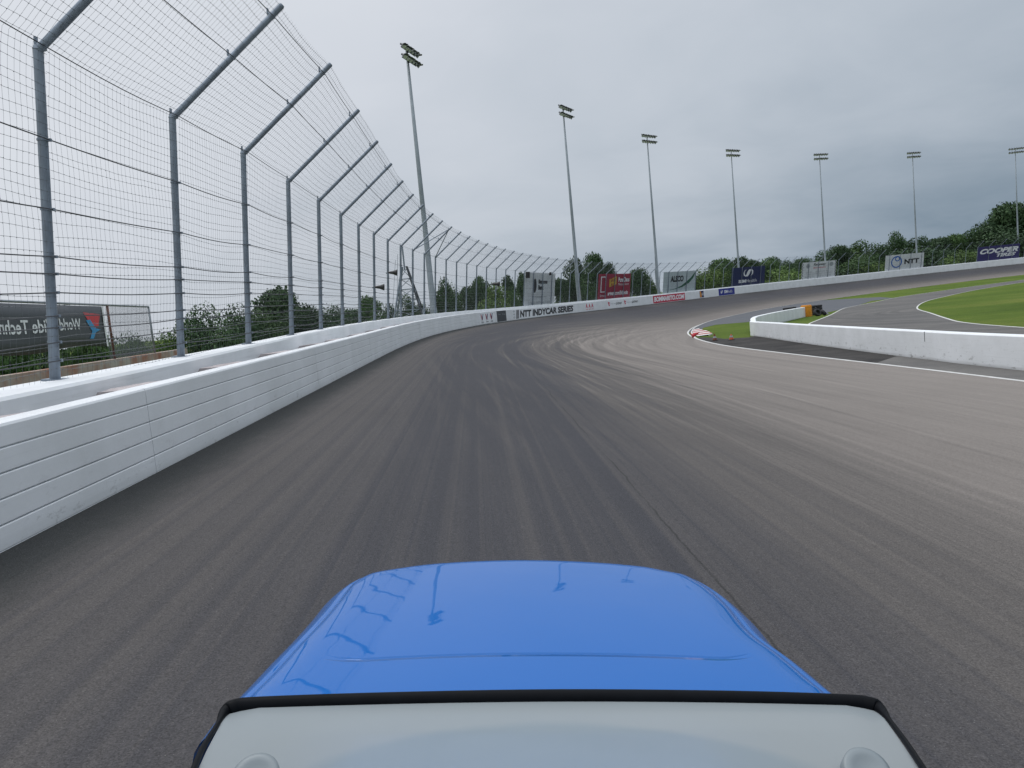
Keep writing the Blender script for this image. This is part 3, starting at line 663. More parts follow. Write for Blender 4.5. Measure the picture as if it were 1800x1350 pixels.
advert(81.2, 82.6, m_bw, 'narrow white strip of tiny grey emblems beside the long series name', [('emblem', m_grey, [(ring(.5, 12), .2, .8, .72, .92), (ring(.5, 6), .2, .8, .42, .62), (ring(.5, 12), .2, .8, .12, .32)])])
advert(82.8, 111.0, m_bw, 'long white panel with the bold black racing series name', [
    ('flag_stripes', m_ink, [(poly([(0, 0), (.6, 0), (1, 1), (.4, 1)]), .0, .035, .06, .94), (poly([(0, 0), (.6, 0), (1, 1), (.4, 1)]), .03, .055, .06, .94)]),
    ('lettering', m_ink, [(T('NTT INDYCAR SERIES', .05, .15), .065, .99, .14, .86)])])
advert(116.6, 120.7, m_bw, 'small white panel with three red letters A', [*[('letter', m_sred, [(T('A', .05), .05 + .33 * k, .05 + .33 * k + .24, .36, .86)]) for k in range(3)], ('small_lettering', m_sred, [(T('AAA', .02), .05 + .33 * k, .05 + .33 * k + .24, .14, .26) for k in range(3)])])
for a, b, lb in ((127.7, 134.6, 'left of two small raceway logos with a red flick on the barrier'), (135.5, 142.4, 'right of two small raceway logos with a red flick on the barrier')):
    advert(a, b, m_bw, lb, [('emblem', m_sred, [(poly([(0, 1), (1, .7), (.5, .5), (.8, .1), (.35, .0), (.1, .6)]), .0, .16, .30, .85)]), ('lettering', m_ink, [(T('GATEWAY', .02, .3), .55, .98, .38, .66)]), ('small_lettering', m_grey, [(T('world wide technology'), .17, .52, .46, .60)])])
advert(149.6, 164.8, m_sred, 'bright red panel with white web address on the barrier', [('lettering', m_lt, [(T('BOMMARITO.COM', .05, .15), .03, .98, .18, .84)])], .05, .95)
advert(171.8, 173.7, m_navy, 'tiny orange and navy panel between the red and the blue panel', [('emblem', m_or, [(poly([(0, 0), (1, 0), (.7, 1), (0, 1)]), .05, .5, .05, .95)]), ('lettering', m_lt, [(T('GX', .02), .5, .95, .3, .7)])], .1, .95)
advert(180.7, 188.1, m_blue, 'bright blue health panel with white lettering on the barrier', [('emblem', m_lt, [(band(wave, [.02, .05, .08, .10, .12, .14, .14, .1, .02]), .13, .30, .30, .75)]), ('lettering', m_lt, [(T('SSM', .03), .34, .55, .28, .72), (T('Health', -.005), .56, .85, .28, .72)])], .05, .97)

# ------------------------------------------------------------------ things fixed to the fence
def horn(s, hgt, label, size=1.0, kind=0):
    m = frame(s); m.translation = F(s, hgt, .0); root = empty('loudspeaker', m); tag(root, label, 'loudspeaker', 'loudspeakers on the fence')
    mb = MB(); mb.box((.05, 0, 0), (.14 * size, .05, .03)); mb.build('bracket', m_galv2, root)
    mb = MB(); rm = Matrix.Translation((.12 * size, .0, .03)) @ Matrix.Rotation(R(90), 4, 'Y')
    if kind: mb.box((.05, 0, .1), (.22 * size, .22 * size, .38 * size)); mb.box((.28 * size, 0, .1), (.01, .19 * size, .34 * size))
    else: mb.lathe([(.0, .0), (.10, .0), (.10, .22), (.13, .26), (.17, .55), (.32, .95), (.33, .97), (.30, .95), (.05, .5), (0, .5)], rm @ Matrix.Scale(size, 4), 16)
    mb.build('horn', m_black, root, auto=40)
horn(37.6, 2.45, 'dark horn loudspeaker on the ninth post, left of the light mast base', .52)
horn(33.4, 1.6, 'small grey camera box low on the eighth fence post', .5)
horn(78.0, 2.55, 'black loudspeaker jutting from the fence above the pale green tree', .85)
horn(94.2, 3.7, 'dark boxy loudspeaker at the top left corner of the white bank billboard', 1.0, 1)
horn(104.6, 4.0, 'small dark loudspeaker at the top right of the white bank billboard', .55, 1)

# ------------------------------------------------------------------ floodlight masts
def mast(i, x, y, z0, z1, head_dir, label, base_r=.30, box=True):
    root = empty('floodlight_mast', Matrix.Translation((x, y, -2.0))); tag(root, label, 'floodlight mast', 'floodlight masts around the turn')
    H = z1 + 2.9; mb = MB(); mb.tube([(0, 0, 0), (0, 0, 2.6), (0, 0, 2.65), (0, 0, H * .5), (0, 0, H)], [base_r, base_r * .96, base_r * .86, base_r * .62, base_r * .34], 14); mb.build('pole', m_pole, root, smooth=True)
    d = Vector((math.sin(head_dir), math.cos(head_dir), 0)); n = Vector((math.cos(head_dir), -math.sin(head_dir), 0))    # bar direction, and the way the lamps look
    mb = MB(); hb = 3.8
    for z, q in ((H - .1, .0), (H - 1.2, .15)):
        c = Vector((0, 0, z)) + n * .2; mb.tube([c - d * hb / 2, c + d * hb / 2], .075, 6); mb.box(Vector((0, 0, z)) + n * .1, (.14, .14, .1))
    mb.build('crossarm', m_dark, root)
    for z, rows_ in ((H - .1, 6), (H - 1.2, 6)):
        for k in range(6):
            c = Vector((0, 0, z + .12)) + n * .45 + d * (-hb / 2 + hb * (k + .0) / 5)
            aim = (n * 1.0 + Vector((0, 0, -.75 - .1 * (k % 2))) + d * (.45 * ((k - 2.5) / 2.5))).normalized()
            m = aim.to_track_quat('Z', 'Y').to_matrix().to_4x4(); m.translation = c
            mb = MB(); mb.cur = 0
            m = m @ Matrix.Scale(.95, 4); mb.lathe([(.0, -.48), (.12, -.47), (.14, -.20), (.17, -.12), (.27, .02), (.345, .24), (.36, .26), (.335, .25)], m, 14)
            mb.cur = 1; mb.lathe([(.335, .245), (.2, .20), (.0, .19)], m, 14)
            mb.cur = 0; mb.add([m @ Vector(p) for p in ((-.34, .08, .24), (.34, .08, .24), (.30, .34, .52), (-.30, .34, .52))], [(0, 1, 2, 3)])
            mb.build('lamp', [m_dark, m_refl], root, auto=40)
    if box:
        mb = MB(); mb.box(Vector((0, 0, 4.6)) - d * .45, (.16, .16, 1.9)); mb.tube([Vector((0, 0, 2.7)) - d * .40, Vector((0, 0, 9)) - d * .36], .05, 6); mb.build('junction_box', m_pole, root)
mast(0, -8.25, 92, .2, 28.6, R(17), 'tallest floodlight mast at left, rising behind the braced fence bay', .42, False)
mast(1, 12.3, 130, -.2, 29.6, R(30), 'floodlight mast between the white bank billboard and the red billboard', .36)
mast(2, 31.25, 160, -.6, 29.8, R(48), 'floodlight mast just left of the pale green swoosh billboard', .34)
mast(3, 55.75, 187, -.1, 29.9, R(58), 'floodlight mast directly above the navy health billboard', .30, False)
mast(4, 86.8, 213, -.1, 31.0, R(72), 'floodlight mast behind the white sponsor logo board', .30, False)
mast(5, 121.4, 232, -.1, 31.8, R(78), 'floodlight mast behind the white telecom billboard', .30, False)
mast(6, 161.6, 248, 1.2, 32.4, R(95), 'rightmost floodlight mast, behind the violet tyre billboard', .30, False)
# lattice tower at the foot of the first mast
root = empty('lattice_tower', Matrix.Translation((-10.6, 88, -2.0))); tag(root, 'slim grey lattice tower with spread legs beside the tallest floodlight mast', 'tower')
for sx, sy in ((-1, -1), (1, -1), (-1, 1), (1, 1)):
    mb = MB(); mb.tube([(sx * 2.0, sy * 1.6, 0), (sx * .25, sy * .25, 7.4)], .10, 6); mb.build('leg', m_dark if sx > 0 else m_galv2, root)
mb = MB()
for k in range(6):
    z = .3 + k * 1.15; r1 = 2.0 - 1.75 * z / 7.4; r2 = 2.0 - 1.75 * (z + 1.15) / 7.4
    for a in range(4):
        q = [(-1, -.8), (1, -.8), (1, .8), (-1, .8)]; p, w_ = q[a], q[(a + 1) % 4]
        mb.tube([(p[0] * r1, p[1] * r1, z), (w_[0] * r2, w_[1] * r2, z + 1.15)], .035, 4); mb.tube([(p[0] * r1, p[1] * r1, z), (w_[0] * r1, w_[1] * r1, z)], .035, 4)
mb.build('lattice', m_galv2, root)
mb = MB(); mb.tube([(0, 0, 7), (0, 0, 9.6)], .09, 8); mb.tube([(-1.4, 0, 2), (-.6, 0, 8.8)], .02, 4); mb.tube([(-2.2, .2, .6), (-.9, 0, 8.2)], .02, 4); mb.build('mast_head', m_galv2, root)

# ------------------------------------------------------------------ banner fence at the left
root = empty('banner_fence', Matrix.Translation((-11, 18, -1.2))); tag(root, 'pipe framed chain link fence on the low rusty wall at the far left', 'fence')
Ba, Bb = Vector((-9.85, 12.5, 0)), Vector((-11.68, 26.2, 0)); bd = (Bb - Ba).normalized(); bn = Vector((-bd.y, bd.x, 0))
zt_b, zw = 1.10, -.43
def bp(y, z): 
    q = Ba + bd * ((y - Ba.y) / bd.y); return Vector((q.x, q.y, z))
mb = MB(); mb.tube([bp(2, zt_b), bp(26.2, zt_b)], .03, 8); into(mb.build('top_rail', m_galv, root, smooth=True), root)
for y, m_ in ((26.2, m_galv), (22.5, m_rustp), (18.75, m_galv), (12.6, m_galv), (8.5, m_galv), (4, m_galv)):
    mb = MB(); mb.tube([bp(y, zw), bp(y, zt_b)], .036, 8); into(mb.build('post', m_, root, smooth=True), root)
P0 = []
nl = 130
for k in range(nl):
    a = 20.3 + 7.2 * k / nl
    for sg in (1, -1):
        h0, h1 = zw + .02, zt_b - .03; dy = (h1 - h0) * .95 * sg; ya, yb = a, a + dy
        q = [bp(ya + (yb - ya) * j / 5, h0 + (h1 - h0) * j / 5) for j in range(6)]; q = [c for c in q if 22.1 < c.y < 26.25]
        if len(q) >= 2:
            q = [q[0].lerp(q[-1], j / 3) for j in range(4)]; P0.append([tuple(c) for c in q])
V_, F_ = linegeo(np.array(P0), .0022); into(fast_mesh('chain_link', V_, F_, m_wire, root), root)
# the banner itself, seen from behind through the cloth so that its writing is mirrored
broot = empty('mesh_banner', Matrix.Translation(bp(15, 0))); tag(broot, 'dark grey mesh banner with mirrored white writing and a red and blue emblem', 'banner')
by0, by1 = 3.0, 22.0
def bf(off):
    return lambda u, v: bp(by0 + (by1 - by0) * u, .0 + .0) + bn * (-off - .02 * math.sin(u * 40) - .03 * math.sin(v * 3.1) * math.sin(u * 17)) + Vector((0, 0, (-.02 + .045 * math.sin(u * 23)) * (1 - v) + (zt_b - .05) * v))
mb = MB(); f0, f1 = bf(.05), bf(.042); nn = 60; rows = [[f0(i / nn, v) for v in (0, .25, .5, .75, 1)] + [f1(i / nn, v) for v in (1, .75, .5, .25, 0)] for i in range(nn + 1)]
mb.grid(rows, closed=True); into(mb.build('cloth', m_mesh_b, broot, smooth=True), broot)
def bput(mbx, sh, y0, y1, v0, v1, flip, off): put(mbx, sh, (y0 - by0) / (by1 - by0), (y1 - by0) / (by1 - by0), v0, v1, bf(off), flip)
mb = MB(); bput(mb, T('World Wide Technology', .018), 15.0, 20.35, .32, .68, True, .060); into(mb.build('lettering', m_lt, broot), broot)
mb = MB(); bput(mb, poly([(0, 1), (1, .9), (.8, .1), (.45, .0)]), 20.6, 21.7, .44, .84, False, .060); into(mb.build('red_emblem', m_coral, broot), broot)
mb = MB(); bput(mb, poly([(.0, .95), (.3, 1), (.65, .55), (1, .5), (.6, .35), (.35, .0), (.1, .0), (.35, .4)]), 20.7, 21.6, .18, .66, False, .066); into(mb.build('blue_emblem', m_sky, broot), broot)
mb = MB(); bput(mb, quad(2), 21.85, 21.98, .0, 1.0, False, .058); into(mb.build('hem', m_lt, broot), broot)
mb = MB(); rows = []
for y in np.arange(0, 30, .5):
    q = bp(y, 0); rows.append([q + bn * a + Vector((0, 0, b)) for a, b in ((.18, -1.9), (.18, zw), (-.18, zw), (-.18, -1.9))])
mb.grid(rows); mb.add(rows[-1], [(0, 1, 2, 3)]); tag(mb.build('rusty_wall', m_rust), 'low rust stained concrete wall under the banner fence at the far left', 'wall')

# ------------------------------------------------------------------ cones, crash cushion, tyres
def cone(x, y, label, mtl, lying=False, h=.5):
    m = Matrix.Translation((x, y, g(y) + .03))
    if lying: m = Matrix.Translation((x, y, g(y) + .20)) @ Matrix.Rotation(R(68), 4, 'Y') @ Matrix.Rotation(R(35), 4, 'Z')
    root = empty('traffic_cone', m); tag(root, label, 'traffic cone', 'traffic cones by the kerb')
    mb = MB(); mb.lathe([(.15, .03), (.145, .05), (.035, h - .02), (.03, h), (.0, h)], Matrix.Identity(4), 16); mb.build('cone_body', mtl, root, smooth=True)
    mb = MB(); mb.box((0, 0, .015), (.19, .19, .016)); mb.build('base', mtl if lying else m_black, root)
    if not lying: mb = MB(); mb.lathe([(.118, .17), (.090, .28)], Matrix.Identity(4), 16); mb.build('collar', m_grey, root)
cone(13.85, 52.9, 'dirty brown traffic cone standing at the corner of the kerb', m_coned, h=.46)
cone(14.6, 51.6, 'orange traffic cone standing on the dark shoulder by the grass tip', m_cone, h=.38)
cone(14.0, 60.0, 'bright red cone lying tipped over on the white line', m_redc, True, .62)
cy = 91.4; gz = g(cy)
root = empty('crash_cushion', Matrix.Translation((34.75, cy, gz)) @ Matrix.Rotation(R(-28), 4, 'Z')); tag(root, 'ribbed orange plastic crash cushion at the end of the white infield wall', 'crash cushion')
mb = MB()
for k in range(6):
    mb.box((0, 0, .12 + k * .215), (.56, .50, .095)); mb.box((0, 0, .02 + k * .215), (.53, .47, .02))
mb.box((0, 0, 1.31), (.50, .44, .03)); ob = mb.build('body', m_orange, root)
mb = MB(); mb.box((0, 0, .02), (.60, .55, .02)); mb.build('base', m_black, root)
def tyre(x, y, z, label, grp, rot=None, r=.38, w=.28):
    m = Matrix.Translation((x, y, z))
    if rot is not None: m = m @ rot
    root = empty('tyre', m); tag(root, label, 'tyre', grp)
    pr = [(r * .60, -w * .46), (r * .78, -w * .5), (r * .95, -w * .44), (r, -w * .3), (r, w * .3), (r * .95, w * .44), (r * .78, w * .5), (r * .60, w * .46), (r * .56, 0), (r * .60, -w * .46)]
    mb = MB(); mb.lathe(pr, Matrix.Identity(4), 24)
    mb.build('tread', m_rub, root, auto=50)
    mb = MB(); mb.lathe([(r * .58, -w * .44), (r * .66, -w * .49), (r * .66, -w * .495), (r * .57, -w * .44)], Matrix.Identity(4), 24); mb.build('bead', m_black, root)
tg = 'black tyres heaped by the crash cushion'
k = 0
for cx_, lab in ((36.35, 'left'), (37.1, 'right')):
    for lv in range(4):
        tyre(cx_, 93.6, g(93) + .17 + lv * .30, '%s tyre of the %s black tyre column behind the orange cushion' % (['lowest', 'second', 'third', 'topmost'][lv], lab), tg); k += 1
tyre(35.3, 89.6, g(89) + .40, 'large tyre leaning upright in front of the orange cushion', tg, Matrix.Rotation(R(62), 4, 'X') @ Matrix.Rotation(R(20), 4, 'Y'), .46, .34)
tyre(36.1, 89.9, g(89) + .32, 'tyre leaning against the front of the black tyre columns', tg, Matrix.Rotation(R(50), 4, 'Y'), .40, .3)
for c_, (tx, ty) in enumerate(((33.2, 93.6), (33.9, 94.4), (34.6, 95.2))):
    for lv in range(4):
        tyre(tx, ty, g(ty) + .17 + lv * .31, '%s tyre of the %s stack showing over the white wall end' % (['lowest', 'second', 'third', 'topmost'][lv], ['left', 'middle', 'right'][c_]), 'tyres stacked behind the white wall end')

# ------------------------------------------------------------------ trees
def crown(seed, nleaf, wide, tall, leaf, lumps=16, low=.12):
    r = np.random.default_rng(seed); cs = []
    for k in range(lumps):
        a = r.uniform(0, 2 * math.pi); zz = r.uniform(low, .90); lim = math.sin(math.pi * min(.98, (zz * .82 + .16))) ** .7
        rr = wide / 2 * .68 * lim * math.sqrt(r.uniform(.05, 1)); cs.append((rr * math.cos(a), rr * math.sin(a), zz * tall, r.uniform(.15, .29) * wide * (.75 + .5 * lim)))
    cs = np.array(cs); pick = r.choice(len(cs), nleaf, p=cs[:, 3] ** 2 / (cs[:, 3] ** 2).sum()); c = cs[pick]
    d = r.normal(size=(nleaf, 3)); d[:, 2] = d[:, 2] * .85 + .12; d /= np.linalg.norm(d, axis=1, keepdims=True)
    rad = c[:, 3:4] * (r.uniform(.62, 1.03, (nleaf, 1)) + .12 * np.sin(d[:, :1] * 9 + c[:, :1] * 3) * np.cos(d[:, 1:2] * 8))
    p = c[:, :3] + d * rad * np.array([1, 1, .82]); p[:, 2] = np.maximum(p[:, 2], .02 * tall)
    nrm = d + r.normal(0, .55, (nleaf, 3)); nrm /= np.linalg.norm(nrm, axis=1, keepdims=True)
    a = np.cross(nrm, r.normal(size=(nleaf, 3))); a /= np.linalg.norm(a, axis=1, keepdims=True); b = np.cross(nrm, a)
    sz = leaf * r.uniform(.55, 1.35, (nleaf, 1)); V = np.stack([p - a * sz, p - b * sz * .55 + nrm * sz * .15, p + a * sz, p + b * sz * .55 - nrm * sz * .1], 1).reshape(-1, 3)
    Fc = np.arange(nleaf * 4).reshape(-1, 4); o = fast_mesh('crown', V, Fc, m_leaf[0])
    tone = np.clip(r.uniform(0, 1, nleaf) * .55 + (c[:, 0] * 7.3 % 1) * .45, 0, 1); at = o.data.attributes.new('tone', 'FLOAT', 'FACE'); at.data.foreach_set('value', tone.astype(np.float32))
    return o, cs
def trunk_mesh(cs, tall, wide, seed):
    r = random.Random(seed); mb = MB(); th = tall * .62; mb.tube([(0, 0, -.4), (.05 * wide * r.uniform(-.3, .3), 0, th * .4), (.08 * wide * r.uniform(-.4, .4), .02 * wide, th)], [.030 * tall, .022 * tall, .009 * tall], 8)
    for c in cs[:9]:
        z0 = min(c[2] * .55, th * .9); mb.tube([(0, 0, z0), (c[0] * .5, c[1] * .5, (z0 + c[2]) / 2), (c[0], c[1], c[2])], [.011 * tall, .008 * tall, .003 * tall], 6)
    return mb
protos = {}
def proto(kind, i):
    key = (kind, i)
    if key not in protos:
        spec = {'tall': (10000, .70, 1.0, .024, 20, .10), 'round': (12000, 1.1, 1.0, .026, 20, .06), 'bush': (9000, 1.7, 1.0, .030, 18, .04), 'hedge': (16000, 1.4, 1.0, .024, 26, .04)}[kind]
        root = empty('tree'); co, cs = crown(100 + i * 17 + len(kind), spec[0], spec[1], spec[2], spec[3], spec[4], spec[5]); co.parent = root
        to = trunk_mesh(cs, 1.0, spec[1], i).build('trunk', m_bark, root, smooth=True)
        protos[key] = [root, co, to, False, spec[1]]
    return protos[key]
def place_tree(px, ytop, wpx, D, kind, tone, label, name='tree', i=None, zbase=None):
    d = fw + rt * ((px - 900) / FPX) - up * ((ytop - 675) / FPX); d = d / d.y
    x, ztop = d.x * D, d.z * D; z0 = g(D) + .0 if zbase is None else zbase
    h = ztop - z0; w = wpx / FPX * D
    pr = proto(kind, (i if i is not None else int(px)) % 4)
    if not pr[3]: root, co, to = pr[:3]; pr[3] = True
    else:
        root = pr[0].copy(); co = pr[1].copy(); to = pr[2].copy()
        for o in (root, co, to): COL.objects.link(o)
        co.parent = root; to.parent = root
    root.name = name; root.location = (x, D, z0); k = w / pr[4] * (1.42 if D < 190 else 1.85); root.scale = (k, k, h * 1.03)
    root.rotation_euler = (0, 0, (px * 1.7) % 6.28); 
    co.material_slots[0].link = 'OBJECT'; co.material_slots[0].material = m_leaf[tone]
    tag(root, label, 'tree' if kind != 'bush' else 'bush', 'trees beyond the track' if kind != 'bush' else 'bushes beyond the track')
TR = [
 (8, 612, 110, 34, 'bush', 1, 'low green bush under the left end of the mirrored banner'),
 (85, 604, 95, 40, 'bush', 0, 'dark low bush below the banner beside the nearest fence post'),
 (150, 608, 90, 37, 'bush', 1, 'mid green bush under the red and blue emblem of the banner'),
 (205, 610, 70, 44, 'bush', 0, 'small dark bush between the rusty pipe post and the banner'),
 (238, 606, 50, 52, 'bush', 1, 'small bush seen through the chain link, left of its end post'),
 (292, 604, 60, 50, 'bush', 2, 'lighter green bush right of the chain link end post'),
 (352, 553, 95, 52, 'hedge', 0, 'dense dark green tree right of the second fence post'),
 (412, 551, 80, 56, 'hedge', 0, 'dense dark tree filling the bay left of the third fence post'),
 (482, 521, 75, 66, 'round', 0, 'tallest dark crown between the third and fourth fence posts'),
 (455, 560, 70, 58, 'hedge', 1, 'greener lower tree in front of the tall crown by the third post'),
 (530, 553, 70, 62, 'hedge', 0, 'dark round tree between the fourth and fifth fence posts'),
 (585, 549, 60, 66, 'hedge', 0, 'low dark tree line piece right of the fifth fence post'),
 (618, 552, 44, 76, 'round', 0, 'small dark tree left of the seventh fence post'),
 (650, 531, 40, 84, 'round', 1, 'rounded green tree at the eighth fence post'),
 (684, 543, 34, 92, 'round', 0, 'low dark tree below the horn loudspeaker'),
 (716, 526, 32, 100, 'round', 0, 'dark tree just left of the lattice tower'),
 (735, 540, 30, 108, 'round', 0, 'dark tree seen through the legs of the lattice tower'),
 (780, 499, 34, 118, 'round', 0, 'dark knobbly tree right of the tallest floodlight mast'),
 (768, 520, 30, 112, 'round', 0, 'low dark tree touching the foot of the tallest mast'),
 (795, 523, 34, 120, 'bush', 1, 'bushy undergrowth below the dark knobbly tree'),
 (817, 493, 32, 126, 'tall', 0, 'left one of a pair of tall dark trees left of the pale green tree'),
 (838, 490, 24, 132, 'tall', 0, 'right one of a pair of tall dark trees left of the pale green tree'),
 (828, 520, 34, 124, 'bush', 0, 'dark undergrowth under the pair of tall trees'),
 (872, 507, 52, 120, 'round', 2, 'bright pale green tree under the black loudspeaker'),
 (856, 503, 30, 138, 'round', 0, 'dark tree partly behind the bright pale green tree'),
 (892, 490, 26, 136, 'tall', 0, 'dark upright tree rising right of the bright pale green tree'),
 (903, 524, 24, 130, 'bush', 1, 'green bush in the corner left of the white bank billboard'),
 (916, 485, 20, 142, 'tall', 0, 'narrow dark tree against the left edge of the white bank billboard'),
 (986, 497, 34, 150, 'round', 0, 'dark tree right of the white bank billboard'),
 (1009, 461, 34, 152, 'round', 0, 'tall dark tree behind the second floodlight mast'),
 (1046, 456, 36, 158, 'round', 0, 'tallest dark tree left of the red billboard'),
 (1028, 480, 34, 150, 'round', 0, 'dark tree filling between the second mast and the red billboard'),
 (1066, 472, 26, 160, 'round', 0, 'dark crown just above the top left corner of the red billboard'),
 (1118, 480, 36, 168, 'round', 0, 'dark tree against the right edge of the red billboard'),
 (1140, 491, 26, 174, 'round', 1, 'small green tree left of the third floodlight mast'),
 (1132, 508, 30, 170, 'bush', 0, 'low dark bush between the red and the swoosh billboard'),
 (1232, 487, 30, 200, 'round', 1, 'green tree at the right edge of the swoosh billboard'),
 (1266, 462, 34, 205, 'round', 1, 'large green tree left of the navy billboard'),
 (1250, 484, 44, 198, 'bush', 2, 'lighter green bush at the foot of the large tree left of the navy billboard'),
 (1276, 480, 26, 196, 'bush', 1, 'mid green bush touching the left edge of the navy billboard'),
 (1299, 457, 28, 215, 'round', 0, 'dark crown showing above the navy billboard at the fourth mast'),
 (1326, 463, 26, 215, 'round', 0, 'low dark crown above the right half of the navy billboard'),
 (1357, 456, 34, 220, 'round', 1, 'rounded tree right of the navy billboard'),
 (1384, 463, 30, 222, 'round', 0, 'dark tree between the navy and the sponsor boards'),
 (1406, 460, 26, 224, 'round', 0, 'dark tree at the left checkered strip of the sponsor board'),
 (1372, 481, 60, 212, 'bush', 2, 'yellowish green bushes low between the navy and the sponsor boards'),
 (1448, 447, 32, 240, 'round', 0, 'dark crown above the sponsor board beside the fifth mast'),
 (1478, 438, 30, 242, 'round', 0, 'dark crown at the upper right corner of the sponsor board'),
 (1508, 430, 36, 245, 'round', 1, 'green crown right of the sponsor board'),
 (1540, 434, 36, 248, 'round', 0, 'dark crown above the left edge of the telecom billboard'),
 (1576, 415, 30, 252, 'round', 0, 'pointed tall crown above the telecom billboard'),
 (1560, 432, 30, 250, 'round', 0, 'low crown left of the pointed crown above the telecom billboard'),
 (1604, 425, 32, 252, 'round', 0, 'dark crown left of the sixth floodlight mast'),
 (1624, 422, 28, 254, 'round', 0, 'dark crown right of the sixth floodlight mast'),
 (1650, 424, 34, 256, 'round', 0, 'low dark crown over the gap right of the telecom billboard'),
 (1678, 419, 30, 258, 'round', 1, 'green crown above the yellow bushes'),
 (1700, 413, 34, 260, 'round', 0, 'dark crown left of the violet billboard'),
 (1733, 395, 36, 262, 'round', 0, 'taller dark tree left of the biggest tree at the right'),
 (1774, 368, 54, 264, 'round', 0, 'biggest dark tree, rising beside the rightmost floodlight mast'),
 (1812, 373, 50, 262, 'round', 0, 'dark tree cut by the right picture edge'),
 (1755, 402, 50, 258, 'round', 0, 'dark foliage just above the violet billboard'),
 (1500, 462, 60, 238, 'bush', 1, 'green bushes low between the sponsor and the telecom boards'),
 (1530, 468, 46, 236, 'bush', 2, 'paler bush touching the left edge of the telecom billboard'),
 (1645, 455, 44, 244, 'bush', 2, 'yellow green bush right of the telecom billboard'),
 (1694, 450, 46, 246, 'bush', 2, 'pale green bush just left of the violet billboard'),
 (1668, 446, 50, 250, 'bush', 0, 'dark bush between the two yellow green bushes'),
 (1320, 478, 60, 218, 'bush', 0, 'dark undergrowth hidden mostly by the navy billboard'),
 (1440, 465, 80, 236, 'bush', 0, 'dark undergrowth behind the sponsor board'),
 (1595, 448, 80, 246, 'bush', 0, 'dark undergrowth behind the telecom billboard'),
 (1775, 420, 90, 256, 'bush', 0, 'dark undergrowth behind the violet billboard'),
 (1850, 380, 70, 262, 'round', 0, 'dark tree just beyond the right picture edge'),
]
for q in TR: place_tree(*q, name='bush' if q[4] == 'bush' else 'tree')

# ------------------------------------------------------------------ the vehicle under the camera
VR = Matrix(((math.cos(ROLL), 0, math.sin(ROLL)), (0, 1, 0), (-math.sin(ROLL), 0, math.cos(ROLL)))).to_4x4()   # columns: right, ahead, up of the banked lane
OX = .09
car = empty('vehicle', VR @ Matrix.Translation((OX, 0, -1.80))); tag(car, 'blue vehicle with glossy bonnet and pale windscreen at the bottom of the picture', 'vehicle')
CZ = 1.80                                     # camera height above the lane, in the vehicle's frame
def vun(px, py, z):
    """pixel of the photograph to vehicle frame at height z above the lane"""
    d = Vector((0, math.cos(PITCH), -math.sin(PITCH))) + Vector((1, 0, 0)) * ((px - 900) / FPX) - Vector((0, math.sin(PITCH), math.cos(PITCH))) * ((py - 675) / FPX)
    k = (z - CZ) / d.z; return Vector((d.x * k - OX, d.y * k, z))
ZH = .80
OUT = [(364, 1275), (391, 1240), (401, 1228), (442, 1190), (490, 1140), (528, 1101), (560, 1064), (588, 1027), (613, 1008), (645, 996), (700, 988), (780, 981), (920, 978), (1050, 981), (1150, 987), (1200, 995), (1250, 1005), (1296, 1031), (1339, 1071), (1380, 1121), (1436, 1163), (1488, 1205), (1510, 1222), (1526, 1236), (1556, 1275)]
o3 = [vun(a, b, ZH) for a, b in OUT]
ol = smoothline(o3, 7)
hx = [p.x for p in ol]
rear_y = (ol[0].y + ol[-1].y) / 2 - .03
OA = np.array([(p.x, p.y) for p in ol])
def odist(x, y):
    a = OA[:-1]; b = OA[1:] - a; q = np.array([x, y]); t = np.clip(((q - a) * b).sum(1) / (b * b).sum(1), 0, 1); return float(np.sqrt((((a + b * t[:, None]) - q) ** 2).sum(1)).min())
c0 = Vector((0, rear_y, 0))
def hood_z(x, y, dist):
    """crowned panel, rolled edge, pressed-in line"""
    t = (y - rear_y) / 1.2; z = ZH + .060 - .05 * (x / .8) ** 2 * .8 + .02 - .046 * t * t
    e = max(0, 1 - dist / .20); z -= .080 * e ** 2.4
    z -= .007 * math.exp(-((dist - .085) / .012) ** 2)            # shut line valley along the edge
    yc = YC + max(0, abs(x) - .40) ** 2 * 2.2
    k = max(0, min(1, (.66 - abs(x)) / .08)); pass
    return z
YC = vun(950, 1155, ZH + .07).y
rows = []; NR = 130
m_ = len(ol)
for i, p in enumerate(ol):
    a = ol[max(i - 1, 0)]; b = ol[min(i + 1, m_ - 1)]
    nrm = Vector((b.y - a.y, -(b.x - a.x), 0)).normalized()
    row = []
    cc = Vector((p.x * .12, rear_y - .02, 0))
    for k in range(NR + 1):
        r_ = k / NR; q = cc.lerp(Vector((p.x, p.y, 0)), r_)
        # distance to the outline polyline (coarse)
        dd = odist(q.x, q.y)
        row.append(Vector((q.x, q.y, hood_z(q.x, q.y, dd))))
    e = row[-1]
    out = (Vector((p.x, p.y, 0)) - Vector((0, rear_y + .3, 0))); out.z = 0; out.normalize()
    for dr, dz in ((.012, -.02), (.020, -.06), (.024, -.12)): row.append(Vector((e.x + out.x * dr, e.y + out.y * dr, e.z + dz)))
    rows.append(row)
